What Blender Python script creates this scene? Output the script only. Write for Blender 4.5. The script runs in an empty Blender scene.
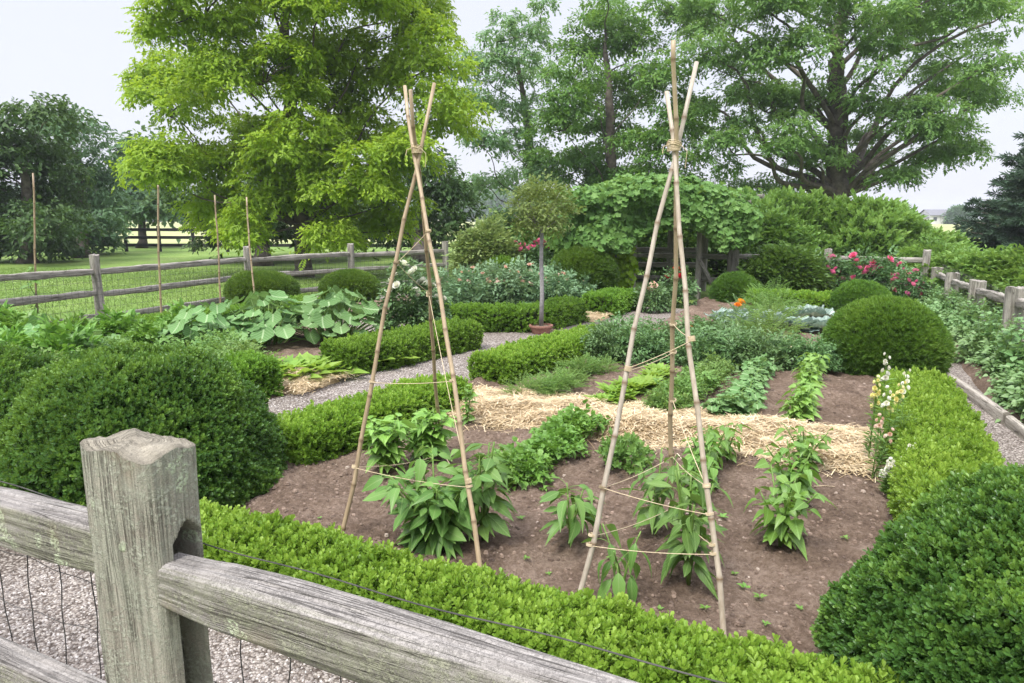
import bpy, math
import numpy as np

# ------------------------------------------------------------------ basics
rng = np.random.default_rng(11)
SC = bpy.context.scene
COL = SC.collection
FPX, CAMH = 683.0, 1.75
TILT = math.atan((341.5 - 218.0) / FPX)
CU, SU = math.cos(math.radians(25)), math.sin(math.radians(25))   # the garden is laid out 25 degrees off the view


def ray(px, py):
    x = (px - 512.0) / FPX
    y = (341.5 - py) / FPX
    return np.array([x, math.cos(TILT) + y * math.sin(TILT), -math.sin(TILT) + y * math.cos(TILT)])


def G(px, py, z=0.0):
    d = ray(px, py)
    return d * ((z - CAMH) / d[2]) + np.array([0, 0, CAMH])


def D(px, py, Y):
    d = ray(px, py)
    return d * (Y / d[1]) + np.array([0, 0, CAMH])


def W(U, V, z=0.0):
    return np.array([U * CU + V * SU, -U * SU + V * CU, z])


UD = np.array([CU, -SU, 0.0])
VD = np.array([SU, CU, 0.0])


def onV(px, py, V):
    """point on the upright plane at garden row V"""
    d = ray(px, py)
    s = V / float(d[:2] @ VD[:2])
    return d * s + np.array([0, 0, CAMH])


def toUV(p):
    return float(p[:2] @ UD[:2]), float(p[:2] @ VD[:2])


def unit(a):
    a = np.asarray(a, float)
    return a / np.maximum(np.linalg.norm(a, axis=-1, keepdims=True), 1e-9)


def _hash(i, j, k, s):
    s = int(s)
    i, j, k = [np.asarray(q_, np.int64) for q_ in (i, j, k)]
    h = (i * 374761393 + j * 668265263 + k * 2147483647 + np.int64(s * 974634541 & 0xFFFFFFFF)) & 0xFFFFFFFF
    h = ((h ^ (h >> 13)) * 1274126177) & 0xFFFFFFFF
    h = ((h ^ (h >> 15)) * 2246822519) & 0xFFFFFFFF
    return ((h ^ (h >> 16)) & 0xFFFFFF) / float(0xFFFFFF)


def vnoise(p, seed=0):
    p = np.asarray(p, float)
    i = np.floor(p).astype(np.int64)
    f = p - i
    f = f * f * (3 - 2 * f)
    r = 0
    for a in (0, 1):
        wa = f[..., 0] if a else 1 - f[..., 0]
        for b in (0, 1):
            wb = f[..., 1] if b else 1 - f[..., 1]
            for c in (0, 1):
                wc = f[..., 2] if c else 1 - f[..., 2]
                r = r + wa * wb * wc * _hash(i[..., 0] + a, i[..., 1] + b, i[..., 2] + c, seed)
    return r * 2 - 1


def fbm(p, octv=4, seed=0):
    p = np.asarray(p, float)
    r, a = 0, 1.0
    for o in range(octv):
        r = r + a * vnoise(p * (2 ** o) + 17.3 * o, seed + o)
        a *= .5
    return r


# ------------------------------------------------------------------ mesh collector
class Geo:
    def __init__(self):
        self.V, self.Q, self.T, self.L, self.n = [], [], [], [], 0

    def add(self, v, q=None, t=None, lf=None):
        v = np.asarray(v, float).reshape(-1, 3)
        self.V.append(v)
        if q is not None and len(q):
            self.Q.append(np.asarray(q, np.int64).reshape(-1, 4) + self.n)
        if t is not None and len(t):
            self.T.append(np.asarray(t, np.int64).reshape(-1, 3) + self.n)
        if lf is None:
            lf = np.tile([rng.random(), 0.5, 0.0], (len(v), 1))
        self.L.append(np.asarray(lf, float).reshape(-1, 3))
        self.n += len(v)
        return self

    def pack(self):
        if len(self.V) != 1 or len(self.Q) != 1 or len(self.T) != 1:
            self.V = [np.concatenate(self.V)] if self.V else [np.zeros((0, 3))]
            self.L = [np.concatenate(self.L)] if self.L else [np.zeros((0, 3))]
            self.Q = [np.concatenate(self.Q)] if self.Q else [np.zeros((0, 4), np.int64)]
            self.T = [np.concatenate(self.T)] if self.T else [np.zeros((0, 3), np.int64)]
        return self.V[0], self.Q[0], self.T[0], self.L[0]

    def inst(self, tpl, P, X, Y, Z, S, r=None, mix=.6):
        """n placed copies of a small template, written as real faces"""
        v, q, t, lf = tpl.pack()
        P = np.asarray(P, float).reshape(-1, 3)
        n, k = len(P), len(v)
        if n == 0:
            return self
        S = np.asarray(S, float)
        if S.ndim == 0:
            S = np.full((n, 3), float(S))
        elif S.ndim == 1:
            S = np.repeat(S[:, None], 3, 1)
        X, Y, Z = [np.broadcast_to(a, (n, 3)) for a in (X, Y, Z)]
        vv = P[:, None, :] + (v[None, :, 0:1] * (X * S[:, 0:1])[:, None, :] + v[None, :, 1:2] * (Y * S[:, 1:2])[:, None, :]
                              + v[None, :, 2:3] * (Z * S[:, 2:3])[:, None, :])
        if r is None:
            r = rng.random(n)
        L = np.tile(lf[None], (n, 1, 1))
        L[:, :, 0] = r[:, None] * mix + L[:, :, 0] * (1 - mix)
        off = (np.arange(n) * k)[:, None, None]
        self.add(vv.reshape(-1, 3), (q[None] + off).reshape(-1, 4) if len(q) else None,
                 (t[None] + off).reshape(-1, 3) if len(t) else None, L.reshape(-1, 3))
        return self

    def tube(self, pts, rad, sides=6, cap=True, r=None, node=None):
        pts = np.asarray(pts, float)
        m = len(pts)
        rad = np.broadcast_to(np.asarray(rad, float), (m,))
        tg = np.gradient(pts, axis=0)
        tg = unit(tg)
        ref = np.array([0, 0, 1.0]) if abs(tg[0, 2]) < .9 else np.array([1.0, 0, 0])
        x = unit(np.cross(tg, ref))
        y = np.cross(tg, x)
        a = np.arange(sides) * 2 * math.pi / sides
        vv = pts[:, None, :] + rad[:, None, None] * (np.cos(a)[None, :, None] * x[:, None, :] + np.sin(a)[None, :, None] * y[:, None, :])
        i = np.arange(m - 1)[:, None] * sides
        j = np.arange(sides)[None]
        q = np.stack([i + j, i + (j + 1) % sides, i + sides + (j + 1) % sides, i + sides + j], -1).reshape(-1, 4)
        ln = np.concatenate([[0], np.cumsum(np.linalg.norm(np.diff(pts, axis=0), axis=1))])
        rr = rng.random() if r is None else r
        lf = np.zeros((m, sides, 3))
        lf[..., 0] = rr
        lf[..., 1] = ln[:, None]
        lf[..., 2] = (a / (2 * math.pi) * .1)[None] if node is None else np.asarray(node, float)[:, None]
        v = vv.reshape(-1, 3)
        L = lf.reshape(-1, 3)
        t = []
        if cap:
            v = np.concatenate([v, pts[:1], pts[-1:]])
            L = np.concatenate([L, L[:1], L[-1:]])
            b = m * sides
            for s in range(sides):
                t.append((b, (s + 1) % sides, s))
                t.append((b + 1, (m - 1) * sides + s, (m - 1) * sides + (s + 1) % sides))
        return self.add(v, q, t, L)

    def build(self, name, mat, parent=None, off=None, smooth=False):
        v, q, t, lf = self.pack()
        if off is not None:
            v = v - np.asarray(off, float)
        me = bpy.data.meshes.new(name)
        me.vertices.add(len(v))
        me.vertices.foreach_set('co', v.astype(np.float32).ravel())
        loops = np.concatenate([q.ravel(), t.ravel()]).astype(np.int32)
        me.loops.add(len(loops))
        me.loops.foreach_set('vertex_index', loops)
        st = np.concatenate([np.arange(len(q)) * 4, len(q) * 4 + np.arange(len(t)) * 3]).astype(np.int32)
        me.polygons.add(len(st))
        me.polygons.foreach_set('loop_start', st)
        me.polygons.foreach_set('use_smooth', np.full(len(st), bool(smooth)))
        me.update(calc_edges=True)
        at = me.attributes.new('lf', 'FLOAT_VECTOR', 'POINT')
        at.data.foreach_set('vector', lf.astype(np.float32).ravel())
        me.materials.append(mat)
        o = bpy.data.objects.new(name, me)
        COL.objects.link(o)
        if parent is not None:
            o.parent = parent
        elif off is not None:
            o.location = [float(c) for c in off]
        return o


def tag(o, label=None, cat=None, group=None, kind=None):
    if label:
        o['label'] = label
    if cat:
        o['category'] = cat
    if group:
        o['group'] = group
    if kind:
        o['kind'] = kind
    return o


def thing(name, label, cat, loc=(0, 0, 0), rz=0.0, group=None):
    o = bpy.data.objects.new(name, None)
    o.empty_display_size = .1
    COL.objects.link(o)
    o.location = [float(c) for c in loc]
    o.rotation_euler = (0, 0, rz)
    return tag(o, label, cat, group)


def dup(root, loc, rz=0.0, sc=1.0, label=None, group=None):
    r = root.copy()
    COL.objects.link(r)
    r.location = [float(c) for c in loc]
    r.rotation_euler = (0, 0, rz)
    r.scale = (sc, sc, sc) if np.ndim(sc) == 0 else sc
    if label:
        r['label'] = label
    if group:
        r['group'] = group
    for ch in list(root.children):
        c = ch.copy()
        COL.objects.link(c)
        c.parent = r
        for g in list(ch.children):
            d = g.copy()
            COL.objects.link(d)
            d.parent = c
    return r


# ------------------------------------------------------------------ materials
def newmat(name):
    m = bpy.data.materials.new(name)
    m.use_nodes = True
    nt = m.node_tree
    b = nt.nodes['Principled BSDF']
    return m, nt, b, nt.nodes['Material Output']


def nd(nt, typ, **kw):
    n = nt.nodes.new(typ)
    for k, v in kw.items():
        if k.startswith('i_'):
            key = k[2:]
            n.inputs[int(key) if key.isdigit() else key.replace('_', ' ')].default_value = v
        else:
            setattr(n, k, v)
    return n


def ramp(nt, fac, stops):
    r = nt.nodes.new('ShaderNodeValToRGB')
    e = r.color_ramp.elements
    while len(e) < len(stops):
        e.new(.5)
    for k, (p, c) in enumerate(stops):
        e[k].position = p
        e[k].color = (*c, 1) if len(c) == 3 else c
    nt.links.new(fac, r.inputs[0])
    return r.outputs[0]


def math_(nt, op, a, b=None, clamp=False):
    n = nt.nodes.new('ShaderNodeMath')
    n.operation = op
    n.use_clamp = clamp
    for k, x in enumerate((a, b)):
        if x is None:
            continue
        if isinstance(x, (int, float)):
            n.inputs[k].default_value = x
        else:
            nt.links.new(x, n.inputs[k])
    return n.outputs[0]


def mixc(nt, fac, a, b, mode='MIX'):
    n = nt.nodes.new('ShaderNodeMix')
    n.data_type = 'RGBA'
    n.blend_type = mode
    for s, x in ((0, fac), (6, a), (7, b)):
        if isinstance(x, (int, float)):
            n.inputs[s].default_value = x
        elif isinstance(x, tuple):
            n.inputs[s].default_value = (*x, 1)
        else:
            nt.links.new(x, n.inputs[s])
    return n.outputs[2]


def noise(nt, vec, scale, detail=3, rough=.55, dist=0):
    n = nt.nodes.new('ShaderNodeTexNoise')
    n.inputs['Scale'].default_value = scale
    n.inputs['Detail'].default_value = detail
    n.inputs['Roughness'].default_value = rough
    n.inputs['Distortion'].default_value = dist
    if vec is not None:
        nt.links.new(vec, n.inputs['Vector'])
    return n.outputs[0]


def bump(nt, h, strength, dist, bs):
    n = nt.nodes.new('ShaderNodeBump')
    n.inputs['Strength'].default_value = strength
    n.inputs['Distance'].default_value = dist
    nt.links.new(h, n.inputs['Height'])
    nt.links.new(n.outputs[0], bs.inputs['Normal'])


def geo_pos(nt):
    return nt.nodes.new('ShaderNodeNewGeometry').outputs['Position']


def lf_attr(nt):
    a = nt.nodes.new('ShaderNodeAttribute')
    a.attribute_name = 'lf'
    s = nt.nodes.new('ShaderNodeSeparateXYZ')
    nt.links.new(a.outputs['Vector'], s.inputs[0])
    return a.outputs['Vector'], s.outputs[0], s.outputs[1], s.outputs[2]


def leaf_mat(name, c0, c1, c2, trans=.3, rough=.5, spec=.35, vein=None, patch=2.0, pfac=.35):
    m, nt, b, out = newmat(name)
    _, r, u, v = lf_attr(nt)
    tc = nt.nodes.new('ShaderNodeTexCoord')
    nz = noise(nt, tc.outputs['Object'], patch, 2)
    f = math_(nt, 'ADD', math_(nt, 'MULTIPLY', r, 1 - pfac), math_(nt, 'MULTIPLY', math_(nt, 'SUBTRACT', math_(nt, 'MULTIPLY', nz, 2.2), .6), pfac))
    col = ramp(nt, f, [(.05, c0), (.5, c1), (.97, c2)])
    oi = nt.nodes.new('ShaderNodeObjectInfo')
    hs = nt.nodes.new('ShaderNodeHueSaturation')
    nt.links.new(col, hs.inputs['Color'])
    nt.links.new(math_(nt, 'ADD', math_(nt, 'MULTIPLY', oi.outputs['Random'], .24), .88), hs.inputs['Value'])
    nt.links.new(math_(nt, 'ADD', math_(nt, 'MULTIPLY', oi.outputs['Random'], .02), .49), hs.inputs['Hue'])
    col = hs.outputs[0]
    if vein:
        k = math_(nt, 'LESS_THAN', math_(nt, 'ABSOLUTE', v), .07)
        w = nt.nodes.new('ShaderNodeTexWave')
        w.inputs['Scale'].default_value = 1.6
        cb = nt.nodes.new('ShaderNodeCombineXYZ')
        nt.links.new(math_(nt, 'SUBTRACT', math_(nt, 'MULTIPLY', u, 1.4), math_(nt, 'MULTIPLY', math_(nt, 'ABSOLUTE', v), .6)), cb.inputs[0])
        nt.links.new(cb.outputs[0], w.inputs['Vector'])
        k2 = math_(nt, 'MULTIPLY', math_(nt, 'GREATER_THAN', w.outputs['Fac'], .93), .45)
        col = mixc(nt, math_(nt, 'MAXIMUM', math_(nt, 'MULTIPLY', k, .8), k2), col, vein)
    nt.links.new(col, b.inputs['Base Color'])
    b.inputs['Roughness'].default_value = rough
    b.inputs['Specular IOR Level'].default_value = spec
    tr = nt.nodes.new('ShaderNodeBsdfTranslucent')
    nt.links.new(mixc(nt, .5, col, (min(1, c2[0] * 1.3), min(1, c2[1] * 1.2), c2[2] * .6)), tr.inputs['Color'])
    mx = nt.nodes.new('ShaderNodeMixShader')
    mx.inputs[0].default_value = trans
    nt.links.new(b.outputs[0], mx.inputs[1])
    nt.links.new(tr.outputs[0], mx.inputs[2])
    nt.links.new(mx.outputs[0], out.inputs[0])
    return m


def plain_mat(name, c0, c1, scale=8, rough=.8, bmp=0, bscale=40, spec=.3):
    m, nt, b, out = newmat(name)
    tc = nt.nodes.new('ShaderNodeTexCoord').outputs['Object']
    col = ramp(nt, noise(nt, tc, scale, 4, .6), [(.3, c0), (.7, c1)])
    nt.links.new(col, b.inputs['Base Color'])
    b.inputs['Roughness'].default_value = rough
    b.inputs['Specular IOR Level'].default_value = spec
    if bmp:
        bump(nt, noise(nt, tc, bscale, 4, .6), bmp, .02, b)
    return m


def wood_mat(name, dark, light, lichen, top, topk=.35, algae=.6, close=True):
    """weathered timber; grain follows the piece (lf = random, metres along, metres around)"""
    m, nt, b, out = newmat(name)
    _, r, u, v = lf_attr(nt)
    cb = nt.nodes.new('ShaderNodeCombineXYZ')
    nt.links.new(math_(nt, 'MULTIPLY', u, 1.6), cb.inputs[0])
    nt.links.new(math_(nt, 'MULTIPLY', v, 60 if close else 24), cb.inputs[1])
    nt.links.new(math_(nt, 'MULTIPLY', r, 31.), cb.inputs[2])
    g1 = noise(nt, cb.outputs[0], 1.0, 5, .65, .4)
    cb2 = nt.nodes.new('ShaderNodeCombineXYZ')
    nt.links.new(math_(nt, 'MULTIPLY', u, 5.0), cb2.inputs[0])
    nt.links.new(math_(nt, 'MULTIPLY', v, 190 if close else 60), cb2.inputs[1])
    nt.links.new(r, cb2.inputs[2])
    g2 = noise(nt, cb2.outputs[0], 1.0, 4, .7, .3)
    grain = math_(nt, 'ADD', math_(nt, 'MULTIPLY', g1, .6), math_(nt, 'MULTIPLY', g2, .4))
    col = ramp(nt, grain, [(.32, tuple(c * .45 for c in dark)), (.42, dark), (.58, light)])
    gp = nt.nodes.new('ShaderNodeNewGeometry')
    pos = gp.outputs['Position']
    sn = nt.nodes.new('ShaderNodeSeparateXYZ')
    nt.links.new(gp.outputs['Normal'], sn.inputs[0])
    side = math_(nt, 'SUBTRACT', 1.0, math_(nt, 'MULTIPLY', math_(nt, 'MAXIMUM', sn.outputs[2], 0.0), 1.4), True)
    cover = math_(nt, 'ADD', math_(nt, 'MULTIPLY', noise(nt, pos, 9, 5, .7), .6), math_(nt, 'MULTIPLY', noise(nt, pos, 60, 4, .7), .4))
    ck = ramp(nt, cover, [(.4, (0, 0, 0)), (.6, (1, 1, 1))])
    col = mixc(nt, math_(nt, 'MULTIPLY', math_(nt, 'MULTIPLY', ck, side), algae), col, lichen)
    tk = ramp(nt, sn.outputs[2], [(.45, (0, 0, 0)), (.8, (1, 1, 1))])
    col = mixc(nt, math_(nt, 'MULTIPLY', tk, topk), col, top)
    cb3 = nt.nodes.new('ShaderNodeCombineXYZ')
    nt.links.new(math_(nt, 'MULTIPLY', u, 2.4), cb3.inputs[0])
    nt.links.new(math_(nt, 'MULTIPLY', v, 95 if close else 40), cb3.inputs[1])
    nt.links.new(math_(nt, 'MULTIPLY', r, 17.), cb3.inputs[2])
    g3 = noise(nt, cb3.outputs[0], 1.0, 2, .5, .6)
    crack = ramp(nt, math_(nt, 'ABSOLUTE', math_(nt, 'SUBTRACT', g3, .5)), [(.0, (1, 1, 1)), (.012, (.7, .7, .7)), (.03, (0, 0, 0))])
    cpatch = ramp(nt, noise(nt, pos, 7, 2, .5), [(.42, (.15, .15, .15)), (.6, (1, 1, 1))])
    crack = math_(nt, 'MULTIPLY', crack, cpatch)
    col = mixc(nt, math_(nt, 'MULTIPLY', crack, .75), col, tuple(c * .22 for c in dark))
    fine = noise(nt, pos, 420, 2, .6)
    col = mixc(nt, 1.0, col, ramp(nt, fine, [(.3, (.72, .72, .72)), (.7, (1.15, 1.15, 1.15))]), 'MULTIPLY')
    hgt = math_(nt, 'ADD', grain, math_(nt, 'MULTIPLY', cover, .5))
    hgt = math_(nt, 'SUBTRACT', math_(nt, 'ADD', hgt, math_(nt, 'MULTIPLY', fine, .3)), math_(nt, 'MULTIPLY', crack, .6))
    if close:   # crusty lichen rosettes
        sp = ramp(nt, noise(nt, pos, 13, 2, .4), [(.67, (0, 0, 0)), (.70, (1, 1, 1))])
        cr = ramp(nt, noise(nt, pos, 160, 2, .5), [(.4, (0, 0, 0)), (.55, (1, 1, 1))])
        spk = math_(nt, 'MULTIPLY', sp, cr)
        col = mixc(nt, math_(nt, 'MULTIPLY', math_(nt, 'MULTIPLY', spk, side), .85), col, (.46, .52, .36))
        crust = ramp(nt, math_(nt, 'ADD', math_(nt, 'MULTIPLY', noise(nt, pos, 120, 4, .75), .65), math_(nt, 'MULTIPLY', noise(nt, pos, 14, 3, .6), .35)), [(.5, (0, 0, 0)), (.58, (1, 1, 1))])
        col = mixc(nt, math_(nt, 'MULTIPLY', math_(nt, 'MULTIPLY', crust, side), algae * .75), col, tuple(c * 1.25 for c in lichen))
        hgt = math_(nt, 'ADD', hgt, math_(nt, 'MULTIPLY', crust, .3))
        rs = ramp(nt, noise(nt, pos, 6.5, 2, .5), [(.6, (0, 0, 0)), (.72, (1, 1, 1))])
        col = mixc(nt, math_(nt, 'MULTIPLY', rs, math_(nt, 'MULTIPLY', side, .3)), col, (.2, .13, .05))
        hgt = math_(nt, 'ADD', hgt, math_(nt, 'MULTIPLY', spk, .4))
    nt.links.new(col, b.inputs['Base Color'])
    b.inputs['Roughness'].default_value = .9
    b.inputs['Specular IOR Level'].default_value = .15
    bump(nt, hgt, .9, .006 if close else .015, b)
    return m


# leaf colours
M = {}
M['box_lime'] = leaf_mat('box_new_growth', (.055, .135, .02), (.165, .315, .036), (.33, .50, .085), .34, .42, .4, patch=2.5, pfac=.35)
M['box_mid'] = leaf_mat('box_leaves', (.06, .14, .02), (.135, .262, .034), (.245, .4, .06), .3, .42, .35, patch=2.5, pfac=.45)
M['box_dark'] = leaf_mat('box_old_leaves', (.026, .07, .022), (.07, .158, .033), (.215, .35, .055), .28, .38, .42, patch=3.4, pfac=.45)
M['yew'] = leaf_mat('clipped_yew', (.04, .1, .018), (.09, .19, .028), (.22, .35, .05), .27, .45, .35, patch=2)
M['sunburst'] = leaf_mat('sunburst_leaves', (.12, .21, .018), (.245, .375, .034), (.38, .51, .065), .48, .5, .3, patch=.45, pfac=.45)
M['oakdark'] = leaf_mat('dark_tree_leaves', (.03, .068, .024), (.06, .125, .038), (.125, .21, .06), .28, .5, .25, patch=.4)
M['bluegreen'] = leaf_mat('blue_green_tree_leaves', (.055, .125, .062), (.1, .19, .09), (.165, .275, .125), .3, .55, .25, patch=.4)
M['locust'] = leaf_mat('locust_leaves', (.085, .17, .075), (.155, .275, .12), (.25, .38, .17), .44, .5, .25, patch=.4)
M['maple'] = leaf_mat('maple_leaves', (.055, .135, .03), (.115, .24, .048), (.21, .355, .08), .44, .45, .3, patch=.4)
M['biglocust'] = leaf_mat('large_locust_leaves', (.06, .14, .04), (.135, .265, .07), (.235, .385, .11), .45, .5, .25, patch=.4)
M['spruce'] = leaf_mat('spruce_needles', (.035, .065, .045), (.06, .11, .07), (.11, .17, .105), .12, .6, .2, patch=.5)
M['shrubl'] = leaf_mat('hedgerow_leaves', (.07, .16, .03), (.145, .275, .055), (.255, .4, .1), .36, .5, .3, patch=1.2)
M['shrubd'] = leaf_mat('dark_shrub_leaves', (.04, .105, .02), (.085, .18, .032), (.16, .275, .06), .3, .5, .3, patch=1.2)
M['vine'] = leaf_mat('vine_leaves', (.042, .105, .026), (.12, .24, .058), (.26, .41, .13), .34, .5, .2, patch=1.5)
M['goldvine'] = leaf_mat('golden_vine_leaves', (.11, .2, .01), (.2, .33, .015), (.3, .42, .03), .35, .45, .3)
M['olive'] = leaf_mat('standard_leaves', (.1, .16, .04), (.17, .25, .07), (.26, .34, .12), .35, .5, .3)
M['varieg'] = leaf_mat('variegated_leaves', (.1, .18, .05), (.2, .29, .09), (.36, .44, .19), .3, .5, .3)
M['rose'] = leaf_mat('rose_leaves', (.05, .115, .035), (.1, .195, .07), (.175, .285, .12), .22, .45, .35)
M['rosegrey'] = leaf_mat('grey_green_leaves', (.09, .17, .085), (.16, .27, .14), (.25, .37, .21), .22, .55, .3)
M['pepper'] = leaf_mat('pepper_leaves', (.05, .125, .026), (.105, .215, .045), (.2, .335, .075), .3, .45, .3, vein=(.2, .31, .1))
M['basil'] = leaf_mat('pale_leafy_crop', (.085, .2, .028), (.165, .32, .05), (.26, .43, .09), .3, .4, .4, vein=(.3, .46, .14))
M['bean'] = leaf_mat('bean_leaves', (.06, .15, .022), (.125, .26, .04), (.2, .36, .06), .3, .42, .4, vein=(.2, .36, .09))
M['lettuce'] = leaf_mat('lettuce_leaves', (.12, .23, .035), (.21, .35, .055), (.31, .45, .09), .4, .45, .3)
M['carrot'] = leaf_mat('feathery_leaves', (.08, .165, .035), (.15, .265, .065), (.235, .36, .11), .3, .5, .3)
M['squash'] = leaf_mat('squash_leaves', (.065, .155, .045), (.125, .25, .08), (.2, .33, .13), .25, .6, .15, vein=(.33, .45, .24))
M['cabbage'] = leaf_mat('cabbage_leaves', (.14, .22, .19), (.23, .32, .28), (.34, .42, .37), .15, .5, .35, vein=(.42, .5, .44))
M['tomato'] = leaf_mat('tomato_leaves', (.065, .145, .05), (.125, .235, .085), (.21, .33, .135), .25, .45, .35)
M['pea'] = leaf_mat('pea_leaves', (.09, .19, .065), (.165, .295, .11), (.26, .4, .17), .3, .45, .35)
M['grass'] = leaf_mat('grass_blades', (.095, .165, .035), (.15, .235, .055), (.22, .3, .08), .3, .5, .3, patch=.3)
M['white'] = leaf_mat('white_petals', (.7, .68, .6), (.8, .79, .74), (.85, .84, .8), .3, .5, .2, pfac=0)
M['pinkw'] = leaf_mat('blush_petals', (.62, .38, .3), (.72, .5, .42), (.8, .66, .58), .3, .5, .2, pfac=0)
M['pink'] = leaf_mat('pink_petals', (.55, .07, .2), (.7, .13, .32), (.8, .28, .46), .3, .5, .2, pfac=0)
M['red'] = leaf_mat('red_petals', (.4, .012, .015), (.52, .02, .02), (.6, .05, .04), .3, .5, .2, pfac=0)
M['yellow'] = leaf_mat('yellow_petals', (.7, .62, .24), (.76, .7, .34), (.8, .76, .48), .3, .5, .2, pfac=0)
M['orange'] = leaf_mat('orange_petals', (.7, .2, .01), (.78, .28, .02), (.8, .36, .03), .3, .5, .2, pfac=0)
M['stem'] = plain_mat('green_stem', (.09, .17, .03), (.16, .26, .06), 20, .5)
M['twig'] = plain_mat('box_twigs', (.02, .035, .01), (.045, .06, .018), 30, .9)
M['bark'] = plain_mat('bark', (.065, .053, .044), (.17, .145, .122), 5, .95, .8, 12)
M['barkpale'] = plain_mat('grey_bark', (.13, .115, .1), (.26, .235, .21), 5, .95, .8, 12)
M['greybark'] = plain_mat('standard_bark', (.2, .19, .19), (.34, .33, .33), 14, .8, .3, 60)
M['terracotta'] = plain_mat('terracotta', (.2, .095, .068), (.3, .16, .12), 9, .85)
M['twine'] = plain_mat('jute_twine', (.42, .33, .2), (.62, .52, .36), 60, .9)
M['wire'] = plain_mat('galvanised_wire', (.03, .03, .03), (.075, .07, .065), 30, .6)
M['wirefar'] = plain_mat('mesh_wire', (.05, .055, .045), (.11, .115, .1), 30, .6)
M['wood_post'] = wood_mat('weathered_post', (.17, .152, .122), (.38, .352, .29), (.34, .352, .28), (.37, .335, .265), .6, .75)
M['wood_rail'] = wood_mat('weathered_rail', (.145, .132, .115), (.33, .31, .285), (.28, .285, .205), (.34, .32, .315), .3, .75)
M['wood_far'] = wood_mat('grey_fence_wood', (.2, .182, .155), (.4, .375, .335), (.27, .28, .22), (.46, .43, .39), .3, .35, False)
M['wood_board'] = wood_mat('edging_wood', (.27, .24, .2), (.5, .46, .4), (.36, .34, .28), (.52, .48, .42), .4, .2, False)
M['black_wood'] = plain_mat('black_fence_paint', (.014, .014, .014), (.03, .03, .03), 6, .7)


def cane_mat():
    m, nt, b, out = newmat('bamboo')
    _, r, u, v = lf_attr(nt)
    tc = nt.nodes.new('ShaderNodeTexCoord').outputs['Object']
    mp = nt.nodes.new('ShaderNodeMapping')
    mp.inputs['Scale'].default_value = (60, 60, 4)
    nt.links.new(tc, mp.inputs[0])
    n1 = noise(nt, mp.outputs[0], 1, 4, .6)
    col = ramp(nt, math_(nt, 'ADD', math_(nt, 'MULTIPLY', n1, .6), math_(nt, 'MULTIPLY', r, .4)),
               [(.2, (.22, .16, .095)), (.5, (.365, .28, .175)), (.8, (.48, .40, .275))])
    col = mixc(nt, ramp(nt, r, [(.6, (0, 0, 0)), (.85, (.75, .75, .75))]), col, ramp(nt, n1, [(.35, (.25, .225, .2)), (.7, (.45, .42, .38))]))
    st = ramp(nt, noise(nt, tc, 9, 4, .7), [(.55, (0, 0, 0)), (.75, (.5, .5, .5))])
    col = mixc(nt, st, col, (.2, .15, .095))
    col = mixc(nt, v, col, (.15, .10, .055))
    nt.links.new(col, b.inputs['Base Color'])
    b.inputs['Roughness'].default_value = .45
    bump(nt, n1, .3, .003, b)
    return m


M['cane'] = cane_mat()


def soil_mat():
    m, nt, b, out = newmat('garden_soil')
    p = geo_pos(nt)
    n1 = noise(nt, p, 2.6, 6, .7, .6)
    n2 = noise(nt, p, 38, 5, .75)
    n3 = noise(nt, p, 160, 3, .7)
    f = math_(nt, 'ADD', math_(nt, 'MULTIPLY', n1, .5), math_(nt, 'MULTIPLY', n2, .5))
    col = ramp(nt, f, [(.36, (.085, .058, .043)), (.5, (.205, .147, .109)), (.62, (.335, .255, .2))])
    fl = ramp(nt, n3, [(.66, (0, 0, 0)), (.72, (1, 1, 1))])
    col = mixc(nt, math_(nt, 'MULTIPLY', fl, .35), col, (.36, .29, .22))
    nt.links.new(col, b.inputs['Base Color'])
    b.inputs['Roughness'].default_value = .95
    b.inputs['Specular IOR Level'].default_value = .1
    bump(nt, math_(nt, 'ADD', n2, math_(nt, 'MULTIPLY', n3, .5)), 1.0, .035, b)
    return m


M['soil'] = soil_mat()


def gravel_mat():
    m, nt, b, out = newmat('pea_gravel')
    p = geo_pos(nt)
    vo = nt.nodes.new('ShaderNodeTexVoronoi')
    vo.inputs['Scale'].default_value = 75
    nt.links.new(p, vo.inputs['Vector'])
    sx = nt.nodes.new('ShaderNodeSeparateColor')
    nt.links.new(vo.outputs['Color'], sx.inputs[0])
    col = ramp(nt, sx.outputs[0], [(.0, (.13, .112, .10)), (.45, (.27, .24, .22)), (.8, (.37, .34, .315)), (1, (.52, .49, .46))])
    edge = ramp(nt, vo.outputs['Distance'], [(.35, (1, 1, 1)), (.75, (.35, .32, .3))])
    col = mixc(nt, 1.0, col, edge, 'MULTIPLY')
    n1 = ramp(nt, noise(nt, p, 1.3, 4, .6), [(.35, (.82, .8, .76)), (.65, (1.08, 1.06, 1.04))])
    col = mixc(nt, 1.0, col, n1, 'MULTIPLY')
    nt.links.new(col, b.inputs['Base Color'])
    b.inputs['Roughness'].default_value = .9
    b.inputs['Specular IOR Level'].default_value = .2
    h = math_(nt, 'SUBTRACT', 1.0, vo.outputs['Distance'])
    bump(nt, h, .8, .012, b)
    return m


M['gravel'] = gravel_mat()


def pebble_mat():
    m, nt, b, out = newmat('pebbles')
    _, r, u, v = lf_attr(nt)
    col = ramp(nt, r, [(.0, (.10, .085, .078)), (.4, (.25, .225, .205)), (.75, (.36, .33, .31)), (1, (.56, .53, .5))])
    nt.links.new(col, b.inputs['Base Color'])
    b.inputs['Roughness'].default_value = .85
    return m


M['pebble'] = pebble_mat()


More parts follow.
